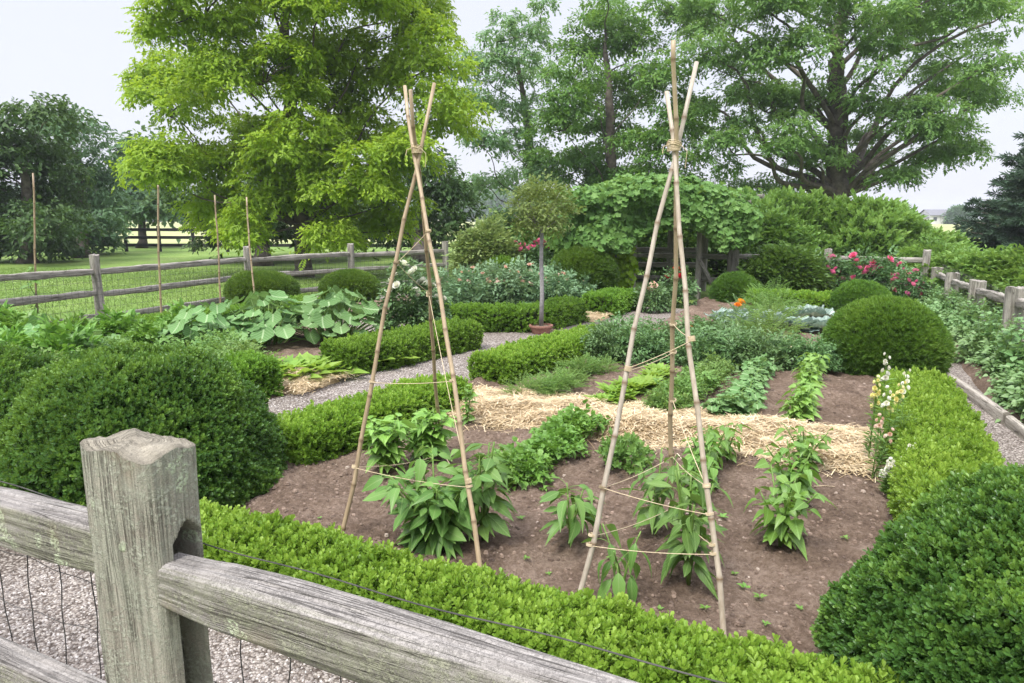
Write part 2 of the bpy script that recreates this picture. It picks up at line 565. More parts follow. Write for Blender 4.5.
def clod_mat():
    m, nt, b, out = newmat('soil_clods')
    _, r, u, v = lf_attr(nt)
    col = ramp(nt, r, [(.0, (.085, .058, .043)), (.6, (.17, .121, .091)), (.97, (.235, .172, .132)), (.99, (.34, .28, .23))])
    nt.links.new(col, b.inputs['Base Color'])
    b.inputs['Roughness'].default_value = .95
    bump(nt, noise(nt, geo_pos(nt), 200, 3), .6, .004, b)
    return m


M['clod'] = clod_mat()


def straw_mat():
    m, nt, b, out = newmat('straw')
    _, r, u, v = lf_attr(nt)
    col = ramp(nt, r, [(.0, (.22, .145, .07)), (.3, (.46, .345, .19)), (.72, (.62, .49, .30)), (1, (.74, .63, .44))])
    nt.links.new(col, b.inputs['Base Color'])
    b.inputs['Roughness'].default_value = .6
    return m


M['straw'] = straw_mat()


def lawn_mat():
    m, nt, b, out = newmat('lawn')
    p = geo_pos(nt)
    n1 = noise(nt, p, .35, 4, .6)
    n2 = noise(nt, p, 12, 4, .7)
    col = ramp(nt, math_(nt, 'ADD', math_(nt, 'MULTIPLY', n1, .55), math_(nt, 'MULTIPLY', n2, .45)),
               [(.36, (.085, .15, .033)), (.5, (.14, .22, .05)), (.62, (.215, .285, .085))])
    s = nt.nodes.new('ShaderNodeSeparateXYZ')
    nt.links.new(p, s.inputs[0])
    far = ramp(nt, math_(nt, 'DIVIDE', math_(nt, 'ADD', s.outputs[1], math_(nt, 'MULTIPLY', n1, 10.0)), 200.0), [(.235, (0, 0, 0)), (.29, (1, 1, 1))])
    crop = ramp(nt, noise(nt, p, .05, 4, .6), [(.35, (.25, .29, .12)), (.65, (.35, .36, .18))])
    col = mixc(nt, far, col, crop)
    nt.links.new(col, b.inputs['Base Color'])
    b.inputs['Roughness'].default_value = .8
    b.inputs['Specular IOR Level'].default_value = .1
    bump(nt, n2, .6, .05, b)
    return m


M['lawn'] = lawn_mat()


# ------------------------------------------------------------------ leaf and sprig templates
def blade(rows, prof, fold=.12, droop=.15, wid=.5):
    """leaf along +x; rows of left, mid, right points; prof = half widths 0..1"""
    g = Geo()
    n = len(rows)
    v, lf = [], []
    for t, w in zip(rows, prof):
        z = -droop * t * t
        for s in (-1, 0, 1):
            v.append((t, s * w * wid, z + (fold * w * wid * 2 if s else 0)))
            lf.append((.5, t, s * w))
    q = []
    for i in range(n - 1):
        for s in (0, 1):
            a = i * 3 + s
            q.append((a, a + 3, a + 4, a + 1))
    return g.add(v, q, None, lf)


def dia(w=.5, fold=.08, droop=.05):
    g = Geo()
    return g.add([(0, 0, 0), (.5, w / 2, fold), (1, 0, -droop), (.5, -w / 2, fold)], [(0, 1, 2, 3)], None,
                 [(.5, 0, 0), (.5, .5, 1), (.5, 1, 0), (.5, .5, -1)])


def lobed(k=5, depth=.25, cup=.12, nn=20, wave=.04):
    """broad lobed leaf: petiole at the origin, tip on +x"""
    g = Geo()
    v, lf, t, q = [(.42, 0, 0)], [(.5, .42, 0)], [], []
    for ring, sc in ((0, .55), (1, 1.0)):
        for i in range(nn):
            a = math.pi + (i + .5) / nn * 2 * math.pi
            base = .5 * (1 - .55 * math.exp(-((a - math.pi) % (2 * math.pi) if (a - math.pi) % (2 * math.pi) < math.pi else 2 * math.pi - (a - math.pi) % (2 * math.pi)) ** 2 / .12))
            rr = base * (1 - depth * (.5 - .5 * math.cos(k * (a)))) * sc
            v.append((.42 + rr * math.cos(a) * 1.1, rr * math.sin(a) * 1.12, cup * (rr ** 2) * 2 - .12 * (rr * math.cos(a)) * sc + (wave * math.sin(i * 2.4) if ring else 0)))
            lf.append((.5, .42 + rr * math.cos(a), rr * math.sin(a) * 2))
    for i in range(nn):
        j = (i + 1) % nn
        t.append((0, 1 + i, 1 + j))
        q.append((1 + i, 1 + nn + i, 1 + nn + j, 1 + j))
    return g.add(v, q, t, lf)


def frame(d, up=None, roll=0.0):
    d = unit(d)
    n = len(d)
    if up is None:
        up = np.tile([0, 0, 1.0], (n, 1))
    up = np.broadcast_to(np.asarray(up, float), (n, 3)) + rng.normal(0, .02, (n, 3))
    y = unit(np.cross(up, d))
    z = np.cross(d, y)
    if np.any(roll):
        c, s = np.cos(roll)[:, None], np.sin(roll)[:, None]
        y, z = y * c + z * s, z * c - y * s
    return d, y, z


def rand_dirs(n, zlo=-1.0, zhi=1.0):
    z = rng.uniform(zlo, zhi, n)
    a = rng.uniform(0, 2 * math.pi, n)
    s = np.sqrt(1 - z * z)
    return np.stack([s * np.cos(a), s * np.sin(a), z], 1)


LEAF_D = dia(.55)
LEAF_N = dia(.32, .05, .12)
LEAF_O = blade([0, .25, .6, 1], [.12, .85, .8, .03], .15, .2, .32)
LEAF_B = blade([0, .12, .3, .52, .76, 1], [.05, .62, 1., .92, .5, .02], .12, .38, .25)
LEAF_B2 = blade([0, .12, .3, .52, .76, 1], [.05, .6, 1., .9, .45, .02], .22, .75, .2)
LEAF_B3 = blade([0, .12, .3, .52, .76, 1], [.05, .5, .9, 1., .6, .02], .05, .12, .21)
LEAF_H2 = blade([0, .08, .25, .5, .78, 1], [.05, .75, 1., .8, .38, .02], .2, .65, .3)
LEAF_H = blade([0, .08, .25, .5, .78, 1], [.05, .8, 1., .8, .4, .02], .1, .3, .36)
LEAF_L = lobed(5, .3)
LEAF_S = lobed(5, .16, .25, 22, .03)


def sprig(n=9, spread=.9, leaf=LEAF_D, ln=.45, wide=1.0):
    """tuft of small leaves along a short twig pointing +x"""
    g = Geo()
    t = np.linspace(.1, 1, n)
    a = np.arange(n) * 2.4 + rng.random()
    out = spread * (1.0 - .65 * t)
    d = np.stack([np.full(n, .55) + .5 * t, np.cos(a) * out, np.sin(a) * out], 1)
    P = np.stack([t * .75, np.cos(a) * .04, np.sin(a) * .04], 1)
    x, y, z = frame(d, np.array([1.0, 0, 0]))
    g.inst(leaf, P, x, y, z, np.stack([np.full(n, ln), np.full(n, ln * wide), np.full(n, ln)], 1), np.clip(t * .7 + rng.uniform(-.2, .3, n), 0, 1), 1)
    return g


def pinnate(pairs=6, leaf=LEAF_N, ln=.34, droop=.35):
    """feathered leaf along +x"""
    g = Geo()
    t = np.repeat(np.linspace(.15, .95, pairs), 2)
    s = np.tile([1, -1], pairs)
    P = np.stack([t, 0 * t, -droop * t * t], 1)
    d = np.stack([.55 + 0 * t, s * .85, -.25 - .3 * rng.random(len(t))], 1)
    P = np.concatenate([P, [[.97, 0, -droop]]])
    d = np.concatenate([d, [[1, 0, -.5]]])
    x, y, z = frame(d)
    n = len(P)
    l = ln * (1 - .35 * np.abs(np.concatenate([t, [.5]]) - .5) * 2)
    g.inst(leaf, P, x, y, z, l, rng.random(n), 1)
    return g


def cluster(n=10, leaf=LEAF_D, ln=.4):
    """loose spray of leaves filling a flattened tuft along +x"""
    g = Geo()
    P = np.stack([rng.uniform(.05, .9, n), rng.normal(0, .28, n), rng.normal(0, .13, n)], 1)
    d = np.stack([rng.uniform(.2, 1, n), rng.normal(0, .7, n), rng.normal(-.25, .35, n)], 1)
    x, y, z = frame(d)
    g.inst(leaf, P, x, y, z, ln * rng.uniform(.7, 1.2, n), rng.random(n), 1)
    return g


LEAF_K = Geo().add([(0, 0, 0), (.62, .31, .09), (1, 0, -.02), (.62, -.31, .09)], [(0, 1, 2, 3)], None, [(.5, 0, 0), (.5, .5, 1), (.5, 1, 0), (.5, .5, -1)])
LEAF_R = Geo().add([(0, 0, 0), (.4, .24, .07), (.8, .27, .06), (1, 0, -.02), (.8, -.27, .06), (.4, -.24, .07), (.45, 0, .0)], [(0, 6, 2, 1), (6, 3, 2, 2), (0, 5, 4, 6)], None, [(.5, 0, 0)] * 7)
LEAF_R = Geo().add([(0, 0, 0), (.4, .24, .07), (.8, .27, .06), (1, 0, -.02), (.8, -.27, .06), (.4, -.24, .07)], [(0, 3, 2, 1), (0, 5, 4, 3)], None, [(.5, 0, 0)] * 6)
BOX_SPRIGS = [sprig(10, .95, LEAF_K, .44), sprig(9, .8, LEAF_K, .5), sprig(11, 1.05, LEAF_K, .4)]
BOX_NEAR = [sprig(10, .95, LEAF_R, .44), sprig(9, .8, LEAF_R, .5), sprig(11, 1.1, LEAF_R, .42), sprig(8, 1.2, LEAF_R, .48)]
NEEDLE_SPRIGS = [sprig(12, .8, LEAF_N, .6, .8), sprig(11, .7, LEAF_N, .65, .8)]
LEAF_P = dia(.46, .05, .12)
PINN = [pinnate(6), pinnate(7, droop=.5), pinnate(5, droop=.25)]
TPINN = [pinnate(6, LEAF_P, .42), pinnate(7, LEAF_P, .4, .5), pinnate(5, LEAF_P, .45, .25)]
CLUS = [cluster(11), cluster(12), cluster(10)]
PETAL = blade([0, .4, .8, 1], [.3, .9, .9, .4], .25, -.25, .5)


def rose_head():
    g = Geo()
    for ring, (n, tilt, s) in enumerate(((6, .25, .55), (5, .8, .5), (4, 1.6, .42))):
        a = np.arange(n) * 2 * math.pi / n + ring * .5
        d = np.stack([np.cos(a), np.sin(a), np.full(n, tilt)], 1)
        x, y, z = frame(d)
        g.inst(PETAL, np.zeros((n, 3)) + [0, 0, .05 * ring], x, y, z, s, rng.random(n), 1)
    return g


ROSE = rose_head()


def scatter(g, tpls, P, dirs, size, up=None, roll=None, r=None, mix=.6):
    n = len(P)
    pick = rng.integers(0, len(tpls), n)
    size = np.broadcast_to(size, (n,)).copy()
    if roll is None:
        roll = rng.uniform(-.6, .6, n)
    x, y, z = frame(dirs, up, roll)
    if r is None:
        r = rng.random(n)
    for k, t in enumerate(tpls):
        m = pick == k
        g.inst(t, P[m], x[m], y[m], z[m], size[m], r[m], mix)
    return g
# ------------------------------------------------------------------ ground, paths and beds
def grid_sheet(name, U0, U1, V0, V1, step, hfun, mat, kind='structure', edge=.25, zbase=0.0):
    nu, nv = max(2, int((U1 - U0) / step)), max(2, int((V1 - V0) / step))
    u, v = np.meshgrid(np.linspace(U0, U1, nu), np.linspace(V0, V1, nv), indexing='ij')
    x, y = u * CU + v * SU, -u * SU + v * CU
    fall = np.minimum(np.minimum(u - U0, U1 - u), np.minimum(v - V0, V1 - v)) / edge
    fall = np.clip(fall, 0, 1)
    z = zbase + hfun(x, y) * fall - .03 * (1 - fall)
    P = np.stack([x, y, z], -1).reshape(-1, 3)
    i = np.arange(nu - 1)[:, None] * nv
    j = np.arange(nv - 1)[None]
    q = np.stack([i + j, i + nv + j, i + nv + j + 1, i + j + 1], -1).reshape(-1, 4)
    g = Geo().add(P, q)
    o = g.build(name, mat, smooth=True)
    o['kind'] = kind
    return o


def soil_h(x, y):
    p = np.stack([x, y, 0 * x], -1)
    return .078 + .035 * fbm(p * 1.6, 3, 3) + .026 * fbm(p * 6, 3, 9) + .012 * np.abs(fbm(p * 19, 3, 5)) + .004 * fbm(p * 55, 2, 15)


def flat_h(x, y):
    return 0 * x + .012 + .006 * fbm(np.stack([x, y, 0 * x], -1) * 3, 2, 8)


g = Geo()
R = 900.0
g.add([(-R, -60, 0), (R, -60, 0), (R, R, 0), (-R, R, 0)], [(0, 1, 2, 3)])
o = g.build('lawn_ground', M['lawn'])
o['kind'] = 'structure'
grid_sheet('gravel_path', -11.0, 1.68, -2.5, 13.5, .07, flat_h, M['gravel'], edge=.1)
grid_sheet('soil_bed', -3.55, .98, 1.98, 5.75, .0125, soil_h, M['soil'], edge=.15)
grid_sheet('soil_bed', -3.45, .98, 5.75, 9.3, .03, soil_h, M['soil'], edge=.15)
grid_sheet('soil_bed', -2.6, 1.0, 9.9, 15.2, .06, soil_h, M['soil'], edge=.2)
grid_sheet('soil_bed', -9.4, -4.8, 2.3, 8.6, .05, soil_h, M['soil'], edge=.2)
grid_sheet('soil_bed', -8.6, -3.8, 9.6, 14.2, .08, soil_h, M['soil'], edge=.2)
grid_sheet('soil_strip', 1.44, 2.7, 2.0, 16.2, .05, soil_h, M['soil'], edge=.12)

# soil clods and pebbles lying loose
pb = Geo()
a = np.arange(6) * math.pi / 3
pb.add(np.concatenate([np.stack([np.cos(a) * .5, np.sin(a) * .42, 0 * a - .05], 1), np.stack([np.cos(a + .4) * .33, np.sin(a + .4) * .28, 0 * a + .22], 1), [(0, 0, .3)]]),
       [(i, (i + 1) % 6, 6 + (i + 1) % 6, 6 + i) for i in range(6)], [(6 + i, 6 + (i + 1) % 6, 12) for i in range(6)], np.tile([.5, 0, 0], (13, 1)))


def strew(name, mat, n, U0, U1, V0, V1, smin, smax, hf, power=3):
    U, V = rng.uniform(U0, U1, n), rng.uniform(V0, V1, n)
    x, y = U * CU + V * SU, -U * SU + V * CU
    z = hf(x, y)
    s = smin + (smax - smin) * rng.random(n) ** power
    d = rand_dirs(n, -.15, .15)
    X, Y, Z = frame(d)
    g = Geo().inst(pb, np.stack([x, y, z], 1), X, Y, Z, np.stack([s, s * rng.uniform(.7, 1.2, n), s * rng.uniform(.6, 1.3, n)], 1), None, 1.0)
    o = g.build(name, mat, smooth=False)
    o['kind'] = 'stuff'
    return o


strew('soil_clods', M['clod'], 26000, -3.3, .8, 2.15, 5.5, .004, .04, soil_h, 8)
strew('soil_clods', M['clod'], 2500, -3.0, .8, 6.1, 9.0, .01, .05, soil_h, 4)
strew('loose_gravel', M['pebble'], 26000, -3.6, -.2, .6, 2.1, .006, .016, flat_h, 1.5)
strew('loose_gravel', M['pebble'], 9000, -4.9, -3.5, 3.0, 8.6, .009, .022, flat_h, 1.5)

# edging boards between the right gravel path and the fence strip
p0, p1, p2, p3 = G(1040, 446, .05), G(1009, 422, .05), G(1006, 419, .055), G(944, 375, .055)


# ------------------------------------------------------------------ timbers and fences
def timber(g, p0, p1, w, h, nl, nc, up=(0, 0, 1), sq=.35, disp=.003, low=.008, seed=0, taper=(1, 1), carve=None, rough_end=0.0, rnd=None):
    p0, p1 = np.asarray(p0, float), np.asarray(p1, float)
    X = unit(p1 - p0)
    L = np.linalg.norm(p1 - p0)
    S = unit(np.cross(np.asarray(up, float), X))
    Z = np.cross(X, S)
    a = np.arange(nc) / nc * 2 * math.pi - math.pi / 2
    ca, sa = np.cos(a), np.sin(a)
    cx = np.sign(ca) * np.abs(ca) ** sq
    cz = np.sign(sa) * np.abs(sa) ** sq
    cxz = np.stack([cx * w / 2, cz * h / 2], 1)
    # even spacing round the outline
    cl = np.concatenate([cxz, cxz[:1]])
    arc = np.concatenate([[0], np.cumsum(np.linalg.norm(np.diff(cl, axis=0), axis=1))])
    tt = np.arange(nc) / nc * arc[-1]
    cxz = np.stack([np.interp(tt, arc, cl[:, 0]), np.interp(tt, arc, cl[:, 1])], 1)
    t = np.linspace(0, 1, nl)
    al = t * L
    A = np.repeat(al[:, None], nc, 1)
    q1 = np.stack([A * 2.2, np.broadcast_to(cxz[None, :, 0] * 55, A.shape), np.broadcast_to(cxz[None, :, 1] * 55, A.shape)], -1)
    q2 = np.stack([A * 3.0, np.broadcast_to(cxz[None, :, 0] * 9, A.shape), np.broadcast_to(cxz[None, :, 1] * 9, A.shape)], -1)
    gr = fbm(q1, 3, seed)
    dd = -disp * np.clip(gr, -.2, 1.2) * 1.6 + low * fbm(q2, 2, seed + 7)
    rad = unit(cxz)
    sc = np.interp(t, [0, .06, .94, 1], [taper[0], 1, 1, taper[1]])
    cc = cxz[None] * sc[:, None, None] + rad[None] * dd[..., None]
    P = p0 + X * A[..., None] + S * cc[..., 0:1] + Z * cc[..., 1:2]
    if rough_end:
        P = P + X * (np.clip(t - .9, 0, 1)[:, None, None] * 10 * rough_end * fbm(np.stack([cc[..., 0] * 14, cc[..., 1] * 14, 0 * A], -1), 3, seed + 3)[..., None])
    if carve is not None:
        P = carve(P, A, cc)
    r = rng.random() if rnd is None else rnd
    lf = np.stack([np.full_like(A, r), A, np.broadcast_to(tt[None], A.shape)], -1)
    i = np.arange(nl - 1)[:, None] * nc
    j = np.arange(nc)[None]
    q = np.stack([i + j, i + (j + 1) % nc, i + nc + (j + 1) % nc, i + nc + j], -1).reshape(-1, 4)
    g.add(P.reshape(-1, 3), q[:, ::-1], None, lf.reshape(-1, 3))
    for end in (0, 1):                                     # end grain
        ring = P[-1] if end else P[0]
        c = ring.mean(0)
        rings = [ring]
        for k in (.93, .75, .5, .25):
            rr = c + (ring - c) * k
            bumpy = fbm(rr * 38, 3, seed + 5)[:, None]
            rr = rr + (X if end else -X) * ((.012 + .3 * rough_end) * (1 - k) ** .5 * .6 + bumpy * (.0025 + rough_end * .22))
            rings.append(rr)
        v = np.concatenate(rings + [c[None] + (X if end else -X) * (.006 + .2 * rough_end)])
        lq = np.stack([np.full(len(v), r), np.full(len(v), L * end), np.linspace(0, .5, len(v))], 1)
        q, tr = [], []
        for m in range(len(rings) - 1):
            for s in range(nc):
                s2 = (s + 1) % nc
                f = (m * nc + s, m * nc + s2, (m + 1) * nc + s2, (m + 1) * nc + s)
                q.append(f if end == 0 else f[::-1])
        m = len(rings) - 1
        for s in range(nc):
            s2 = (s + 1) % nc
            tr.append((m * nc + s, m * nc + s2, len(v) - 1) if end == 0 else (m * nc + s2, m * nc + s, len(v) - 1))
        g.add(v, q, tr, lq)
    return g


for k, (a_, b_, lab) in enumerate(((p0, p1, 'short weathered timber edging board by the gravel at the right edge'),
                                   (p2, p3, 'long weathered timber edging board between gravel path and soil strip'))):
    o = timber(Geo(), a_, b_, .06, .12, 50, 24, disp=.002, low=.004, seed=40 + k).build('edging_board', M['wood_board'], off=(a_ + b_) / 2, smooth=True)
    tag(o, lab, 'edging board', 'timber edging boards')

# --- foreground fence
FG_V = .86
PU0, PU1 = -1.315, -1.075
PC = -1.222
fbase = W(-1.222, FG_V, 0)
fence = thing('split_rail_fence', 'weathered lichen-covered split rail fence in the near foreground with wire backing', 'fence', fbase)
slot_z0, slot_z1, slot_v = .60, 1.165, FG_V + .012


def carve_post(P, A, cc):
    u = P @ UD
    v = P @ VD
    z = P[..., 2]
    k = 1 / (1 + np.exp(-(u - (PC + .08)) / .006))
    kv = 1 - np.clip((np.abs(v - slot_v) - .026) / .008, 0, 1)
    top = slot_z1 - 3.0 * np.abs(v - slot_v) ** 1.3
    kz = np.clip((top - z) / .014, 0, 1) * np.clip((z - slot_z0) / .02, 0, 1)
    dep = .13 * k * kv * kz
    groove = .03 * k * np.exp(-((v - slot_v + .01) / .012) ** 2) * np.clip((slot_z0 - z) / .1 + .8, 0, 1) * (z < slot_z0 + .05)
    P = P - UD * (dep + groove)[..., None]
    # waney chamfer on the front right arris and a checked left arris
    kc = np.exp(-(((u - PC - .112) / .03) ** 2 + ((v - (FG_V - .055)) / .03) ** 2)) * (.5 + .5 * vnoise(np.stack([z * 6, 0 * z, 0 * z], -1), 4))
    P = P + (VD - UD)[None, None] * (.012 * kc)[..., None]
    return P


g = Geo()
timber(g, W(PC, FG_V, -.1), W(PC, FG_V, 1.305), .214, .112, 330, 260, up=VD, sq=.3, disp=.0032, low=.006, seed=3, carve=carve_post, rough_end=.014, rnd=.37)
g.build('post', M['wood_post'], fence, fbase, True)


def fg_rail(u0, u1, z, seed, taper, h=.118, w=.085, v=FG_V - .015):
    g = Geo()
    timber(g, W(u0, v, z), W(u1, v, z + .004), w, h, int(abs(u1 - u0) * 170), 150, sq=.42, disp=.0034, low=.007, seed=seed, taper=taper, rnd=seed * .13 % 1)
    g.build('rail', M['wood_rail'], fence, fbase, True)


fg_rail(-1.14, 1.4, 1.045, 11, (.86, 1))
fg_rail(-3.9, -1.20, 1.072, 14, (1, .9))
fg_rail(-3.9, -1.20, .645, 17, (1, .9))
fg_rail(-1.165, 1.4, .56, 19, (.86, 1))
for u in (-3.95, 1.45):
    g = Geo()
    timber(g, W(u, FG_V, -.1), W(u, FG_V, 1.28), .235, .118, 60, 60, up=VD, sq=.3, disp=.003, low=.006, seed=int(u * 10) + 90, rough_end=.018)
    g.build('post', M['wood_post'], fence, fbase, True)
g = Geo()
WV = FG_V + .072
uu = np.linspace(-3.9, 1.4, 240)
for z in (.06, .20, .34, .48, .62, .76, .9):
    zz = z + .006 * np.sin(uu * 9 + z * 20) + .004 * np.sin(uu * 31)
    g.tube(np.stack([uu * CU + WV * SU, -uu * SU + WV * CU, zz], 1), .0009, 5)
zz = 1.088 + .008 * np.sin(uu * 2.6 + .5) + .003 * np.sin(uu * 13)
g.tube(np.stack([uu * CU + WV * SU, -uu * SU + WV * CU, zz], 1), .0015, 5)
for k, u in enumerate(np.arange(-3.86, 1.38, .122)):
    z = np.linspace(.03, .99, 30)
    du = .010 * np.sin(z * 9 + k) + .003 * np.sin(z * 40 + k * 2)
    g.tube(np.stack([(u + du) * CU + WV * SU, -(u + du) * SU + WV * CU, z], 1), .0015, 5)
g.build('wire_mesh', M['wire'], fence, fbase)


# --- background split rail fences
def rail_fence(label, posts, hposts, rails, mesh=None, pw=.15):
    hposts = np.broadcast_to(hposts, (len(posts),))
    base = np.array([*posts[0][:2], 0.0])
    f = thing('split_rail_fence', label, 'fence', base, 0, 'split rail fences round the garden')
    for k, p in enumerate(posts):
        g = Geo()
        lean = rng.normal(0, .007, 3) * [1, 1, 0]
        hpost = hposts[k]
        p = np.array([p[0], p[1], 0])
        timber(g, p - [0, 0, .1], p + [0, 0, hpost + rng.uniform(-.015, .015)] + lean, pw, pw * .75, 26, 28, up=VD, sq=.4, disp=.004, low=.008, seed=int(rng.integers(1e4)), rough_end=.02)
        g.build('post', M['wood_far'], f, base, True)
    for k in range(len(posts) - 1):
        a, b = posts[k], posts[k + 1]
        for z in rails:
            A = np.array([a[0], a[1], z * hposts[k] / hposts[0] + rng.uniform(-.02, .02)])
            B = np.array([b[0], b[1], z * hposts[k + 1] / hposts[0] + rng.uniform(-.02, .02)])
            g = Geo()
            timber(g, A, B, .075, .11, 26, 20, sq=.6, disp=.006, low=.014, seed=int(rng.integers(1e4)), taper=(.7, .7))
            g.build('rail', M['wood_far'], f, base, True)
    if mesh:
        g = Geo()
        for a, b in zip(posts[:-1], posts[1:]):
            a2, b2 = np.array([*a[:2], 0.]), np.array([*b[:2], 0.])
            L = np.linalg.norm(b2 - a2)
            n = np.cross(unit(b2 - a2), [0, 0, 1.0]) * .07
            for z in np.arange(.05, mesh, .11):
                g.tube([a2 + n + [0, 0, z], (a2 + b2) / 2 + n + [0, 0, z], b2 + n + [0, 0, z]], .0021, 4, False)
            for t in np.arange(0, L, .11) / L:
                p = a2 + (b2 - a2) * t + n
                g.tube([p + [0, 0, .03], p + [0, 0, mesh]], .0021, 4, False)
        g.build('wire_mesh', M['wirefar'], f, base)
    return f


LP = [W(-10.9, 3.4), G(102, 323), G(250, 300), G(352, 290), G(446, 283.5)]
rail_fence('grey split rail fence with wire mesh on the left, lawn behind', LP, 1.14, (.1, .5, .87), .85)
RB = [W(u, 16.35) for u in (-9.0, -6.7, -4.4, -2.1, -.1, 1.75)]
rail_fence('grey split rail fence along the back, rose blooms hanging on it', RB, 1.1, (.35, .88))
RP = [W(1.95, v) for v in (4.8, 7.2, 9.45, 11.9, 14.2, 16.2)]
rail_fence('grey split rail fence on the right with green climbers growing up it', RP, (1.05, 1.05, .97, .86, .79, .76), (.42, .86), .85, .21)

# far black board fence
pa, pb_ = G(60, 251.5), G(470, 252.5)
bf = thing('board_fence', 'black three-board paddock fence far across the lawn', 'fence', pa)
nseg = 12
for k in range(nseg + 1):
    p = pa + (pb_ - pa) * k / nseg
    Geo().tube([p, p + [0, 0, 1.35]], [.09, .085], 6).build('post', M['black_wood'], bf, pa)
for z in (.35, .75, 1.15):
    a, b = pa + [0, -.08, z], pb_ + [0, -.08, z]
    g = Geo()
    timber(g, a, b, .04, .16, 40, 12, sq=.3, disp=0, low=.006, seed=int(z * 10))
    g.build('board', M['black_wood'], bf, pa)


# ------------------------------------------------------------------ clipped box
def hedge(label, pts, width, height, dens, size, mat, group='low clipped box hedges', lump=.032, name='box_hedge', sprigs=None, upb=.45):
    """pts are garden coordinates (U, V) along the middle of the hedge"""
    pts = np.array([W(*p) for p in pts])[:, :2]
    for _ in range(3 if len(pts) > 2 else 0):              # round the turns
        a_, b_ = pts[:-1] * .75 + pts[1:] * .25, pts[:-1] * .25 + pts[1:] * .75
        pts = np.concatenate([pts[:1], np.stack([a_, b_], 1).reshape(-1, 2)[1:-1], pts[-1:]])
    seg = np.diff(pts, axis=0)
    sl = np.linalg.norm(seg, axis=1)
    cum = np.concatenate([[0], np.cumsum(sl)])
    L = cum[-1]
    per = 2 * height + width
    base = np.array([*pts.mean(0), 0.0])
    h = thing(name, label, 'hedge', base, 0, group)
    n = int(dens * (per * L + width * height * 2))
    nc = int(n * width * height * 2 / (per * L + 2 * width * height))
    t = rng.uniform(0, L, n)
    s = rng.uniform(0, per, n)
    t[:nc // 2], t[nc // 2:nc] = 0, L
    k = np.clip(np.searchsorted(cum, t, side='right') - 1, 0, len(sl) - 1)
    dirs = seg[k] / sl[k][:, None]
    # smooth the turns
    pos = pts[k] + dirs * (t - cum[k])[:, None]
    nrm = np.stack([dirs[:, 1], -dirs[:, 0]], 1)
    side = np.where(s < height, -1, np.where(s > height + width, 1, 0))
    acr = np.where(side == 0, s - height - width / 2, side * width / 2)
    z = np.where(side < 0, s, np.where(side > 0, per - s, height))
    cap = np.zeros(n)
    cap[:nc // 2], cap[nc // 2:nc] = -1, 1
    acr[:nc] = rng.uniform(-width / 2, width / 2, nc)
    z[:nc] = rng.uniform(0, height, nc)
    side[:nc] = 0
    N = np.zeros((n, 3))
    N[:, :2] = nrm * (side[:, None]) + dirs * cap[:, None]
    N[:, 2] = ((side == 0) & (cap == 0))
    # soften the arrises
    e = np.clip(1 - (width / 2 - np.abs(acr)) / .08, 0, 1)
    et = np.clip(1 - (height - z) / .08, 0, 1)
    P = np.zeros((n, 3))
    P[:, :2] = pos + nrm * acr[:, None]
    P[:, 2] = z
    rn = N.copy()
    rn[:, :2] += nrm * (np.sign(acr) * e)[:, None]
    rn[:, 2] += et
    rn = unit(rn)
    both = (e * et)
    P -= rn * (both * .035)[:, None]
    P += N * (lump * fbm(P * 5.5, 3, 21) + .6 * lump * fbm(P * 17, 2, 31))[:, None] - N * (rng.random(n) ** 2 * .06)[:, None]
    P[:, 2] = np.maximum(P[:, 2], .015)
    d = unit(rn * .9 + np.array([0, 0, upb]) + rng.normal(0, .38, (n, 3)))
    g = Geo()
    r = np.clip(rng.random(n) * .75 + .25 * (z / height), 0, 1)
    scatter(g, sprigs or BOX_SPRIGS, P, d, size * rng.uniform(.75, 1.3, n), np.array([.3, .2, 1.0]), rng.uniform(-3, 3, n), r, .7)
    if size < .06:                                          # longer new shoots standing proud on top
        m = rng.random(n) < .05
        scatter(g, sprigs or BOX_SPRIGS, (P + [0, 0, .012])[m], unit(N[m] * .4 + [0, 0, 1.0] + rng.normal(0, .25, (m.sum(), 3))), size * 1.5, np.array([1., 0, 0]), None, np.clip(r[m] + .3, 0, 1), .8)
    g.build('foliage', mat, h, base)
    # twiggy inside
    g = Geo()
    for a in range(len(sl)):
        dv = seg[a] / sl[a]
        nv = np.array([dv[1], -dv[0]])
        q0, q1 = pts[a] + dv * (.04 if a == 0 else 0), pts[a + 1] - dv * (.04 if a == len(sl) - 1 else 0)
        w, hh = width / 2 - .05, height - .05
        v = [(*(q + nv * s_), zz) for q in (q0, q1) for s_, zz in ((-w, 0), (-w, hh), (w, hh), (w, 0))]
        g.add(v, [(0, 1, 5, 4), (1, 2, 6, 5), (2, 3, 7, 6), (0, 3, 2, 1), (4, 5, 6, 7)])
    g.build('branches', M['twig'], h, base)
    return h


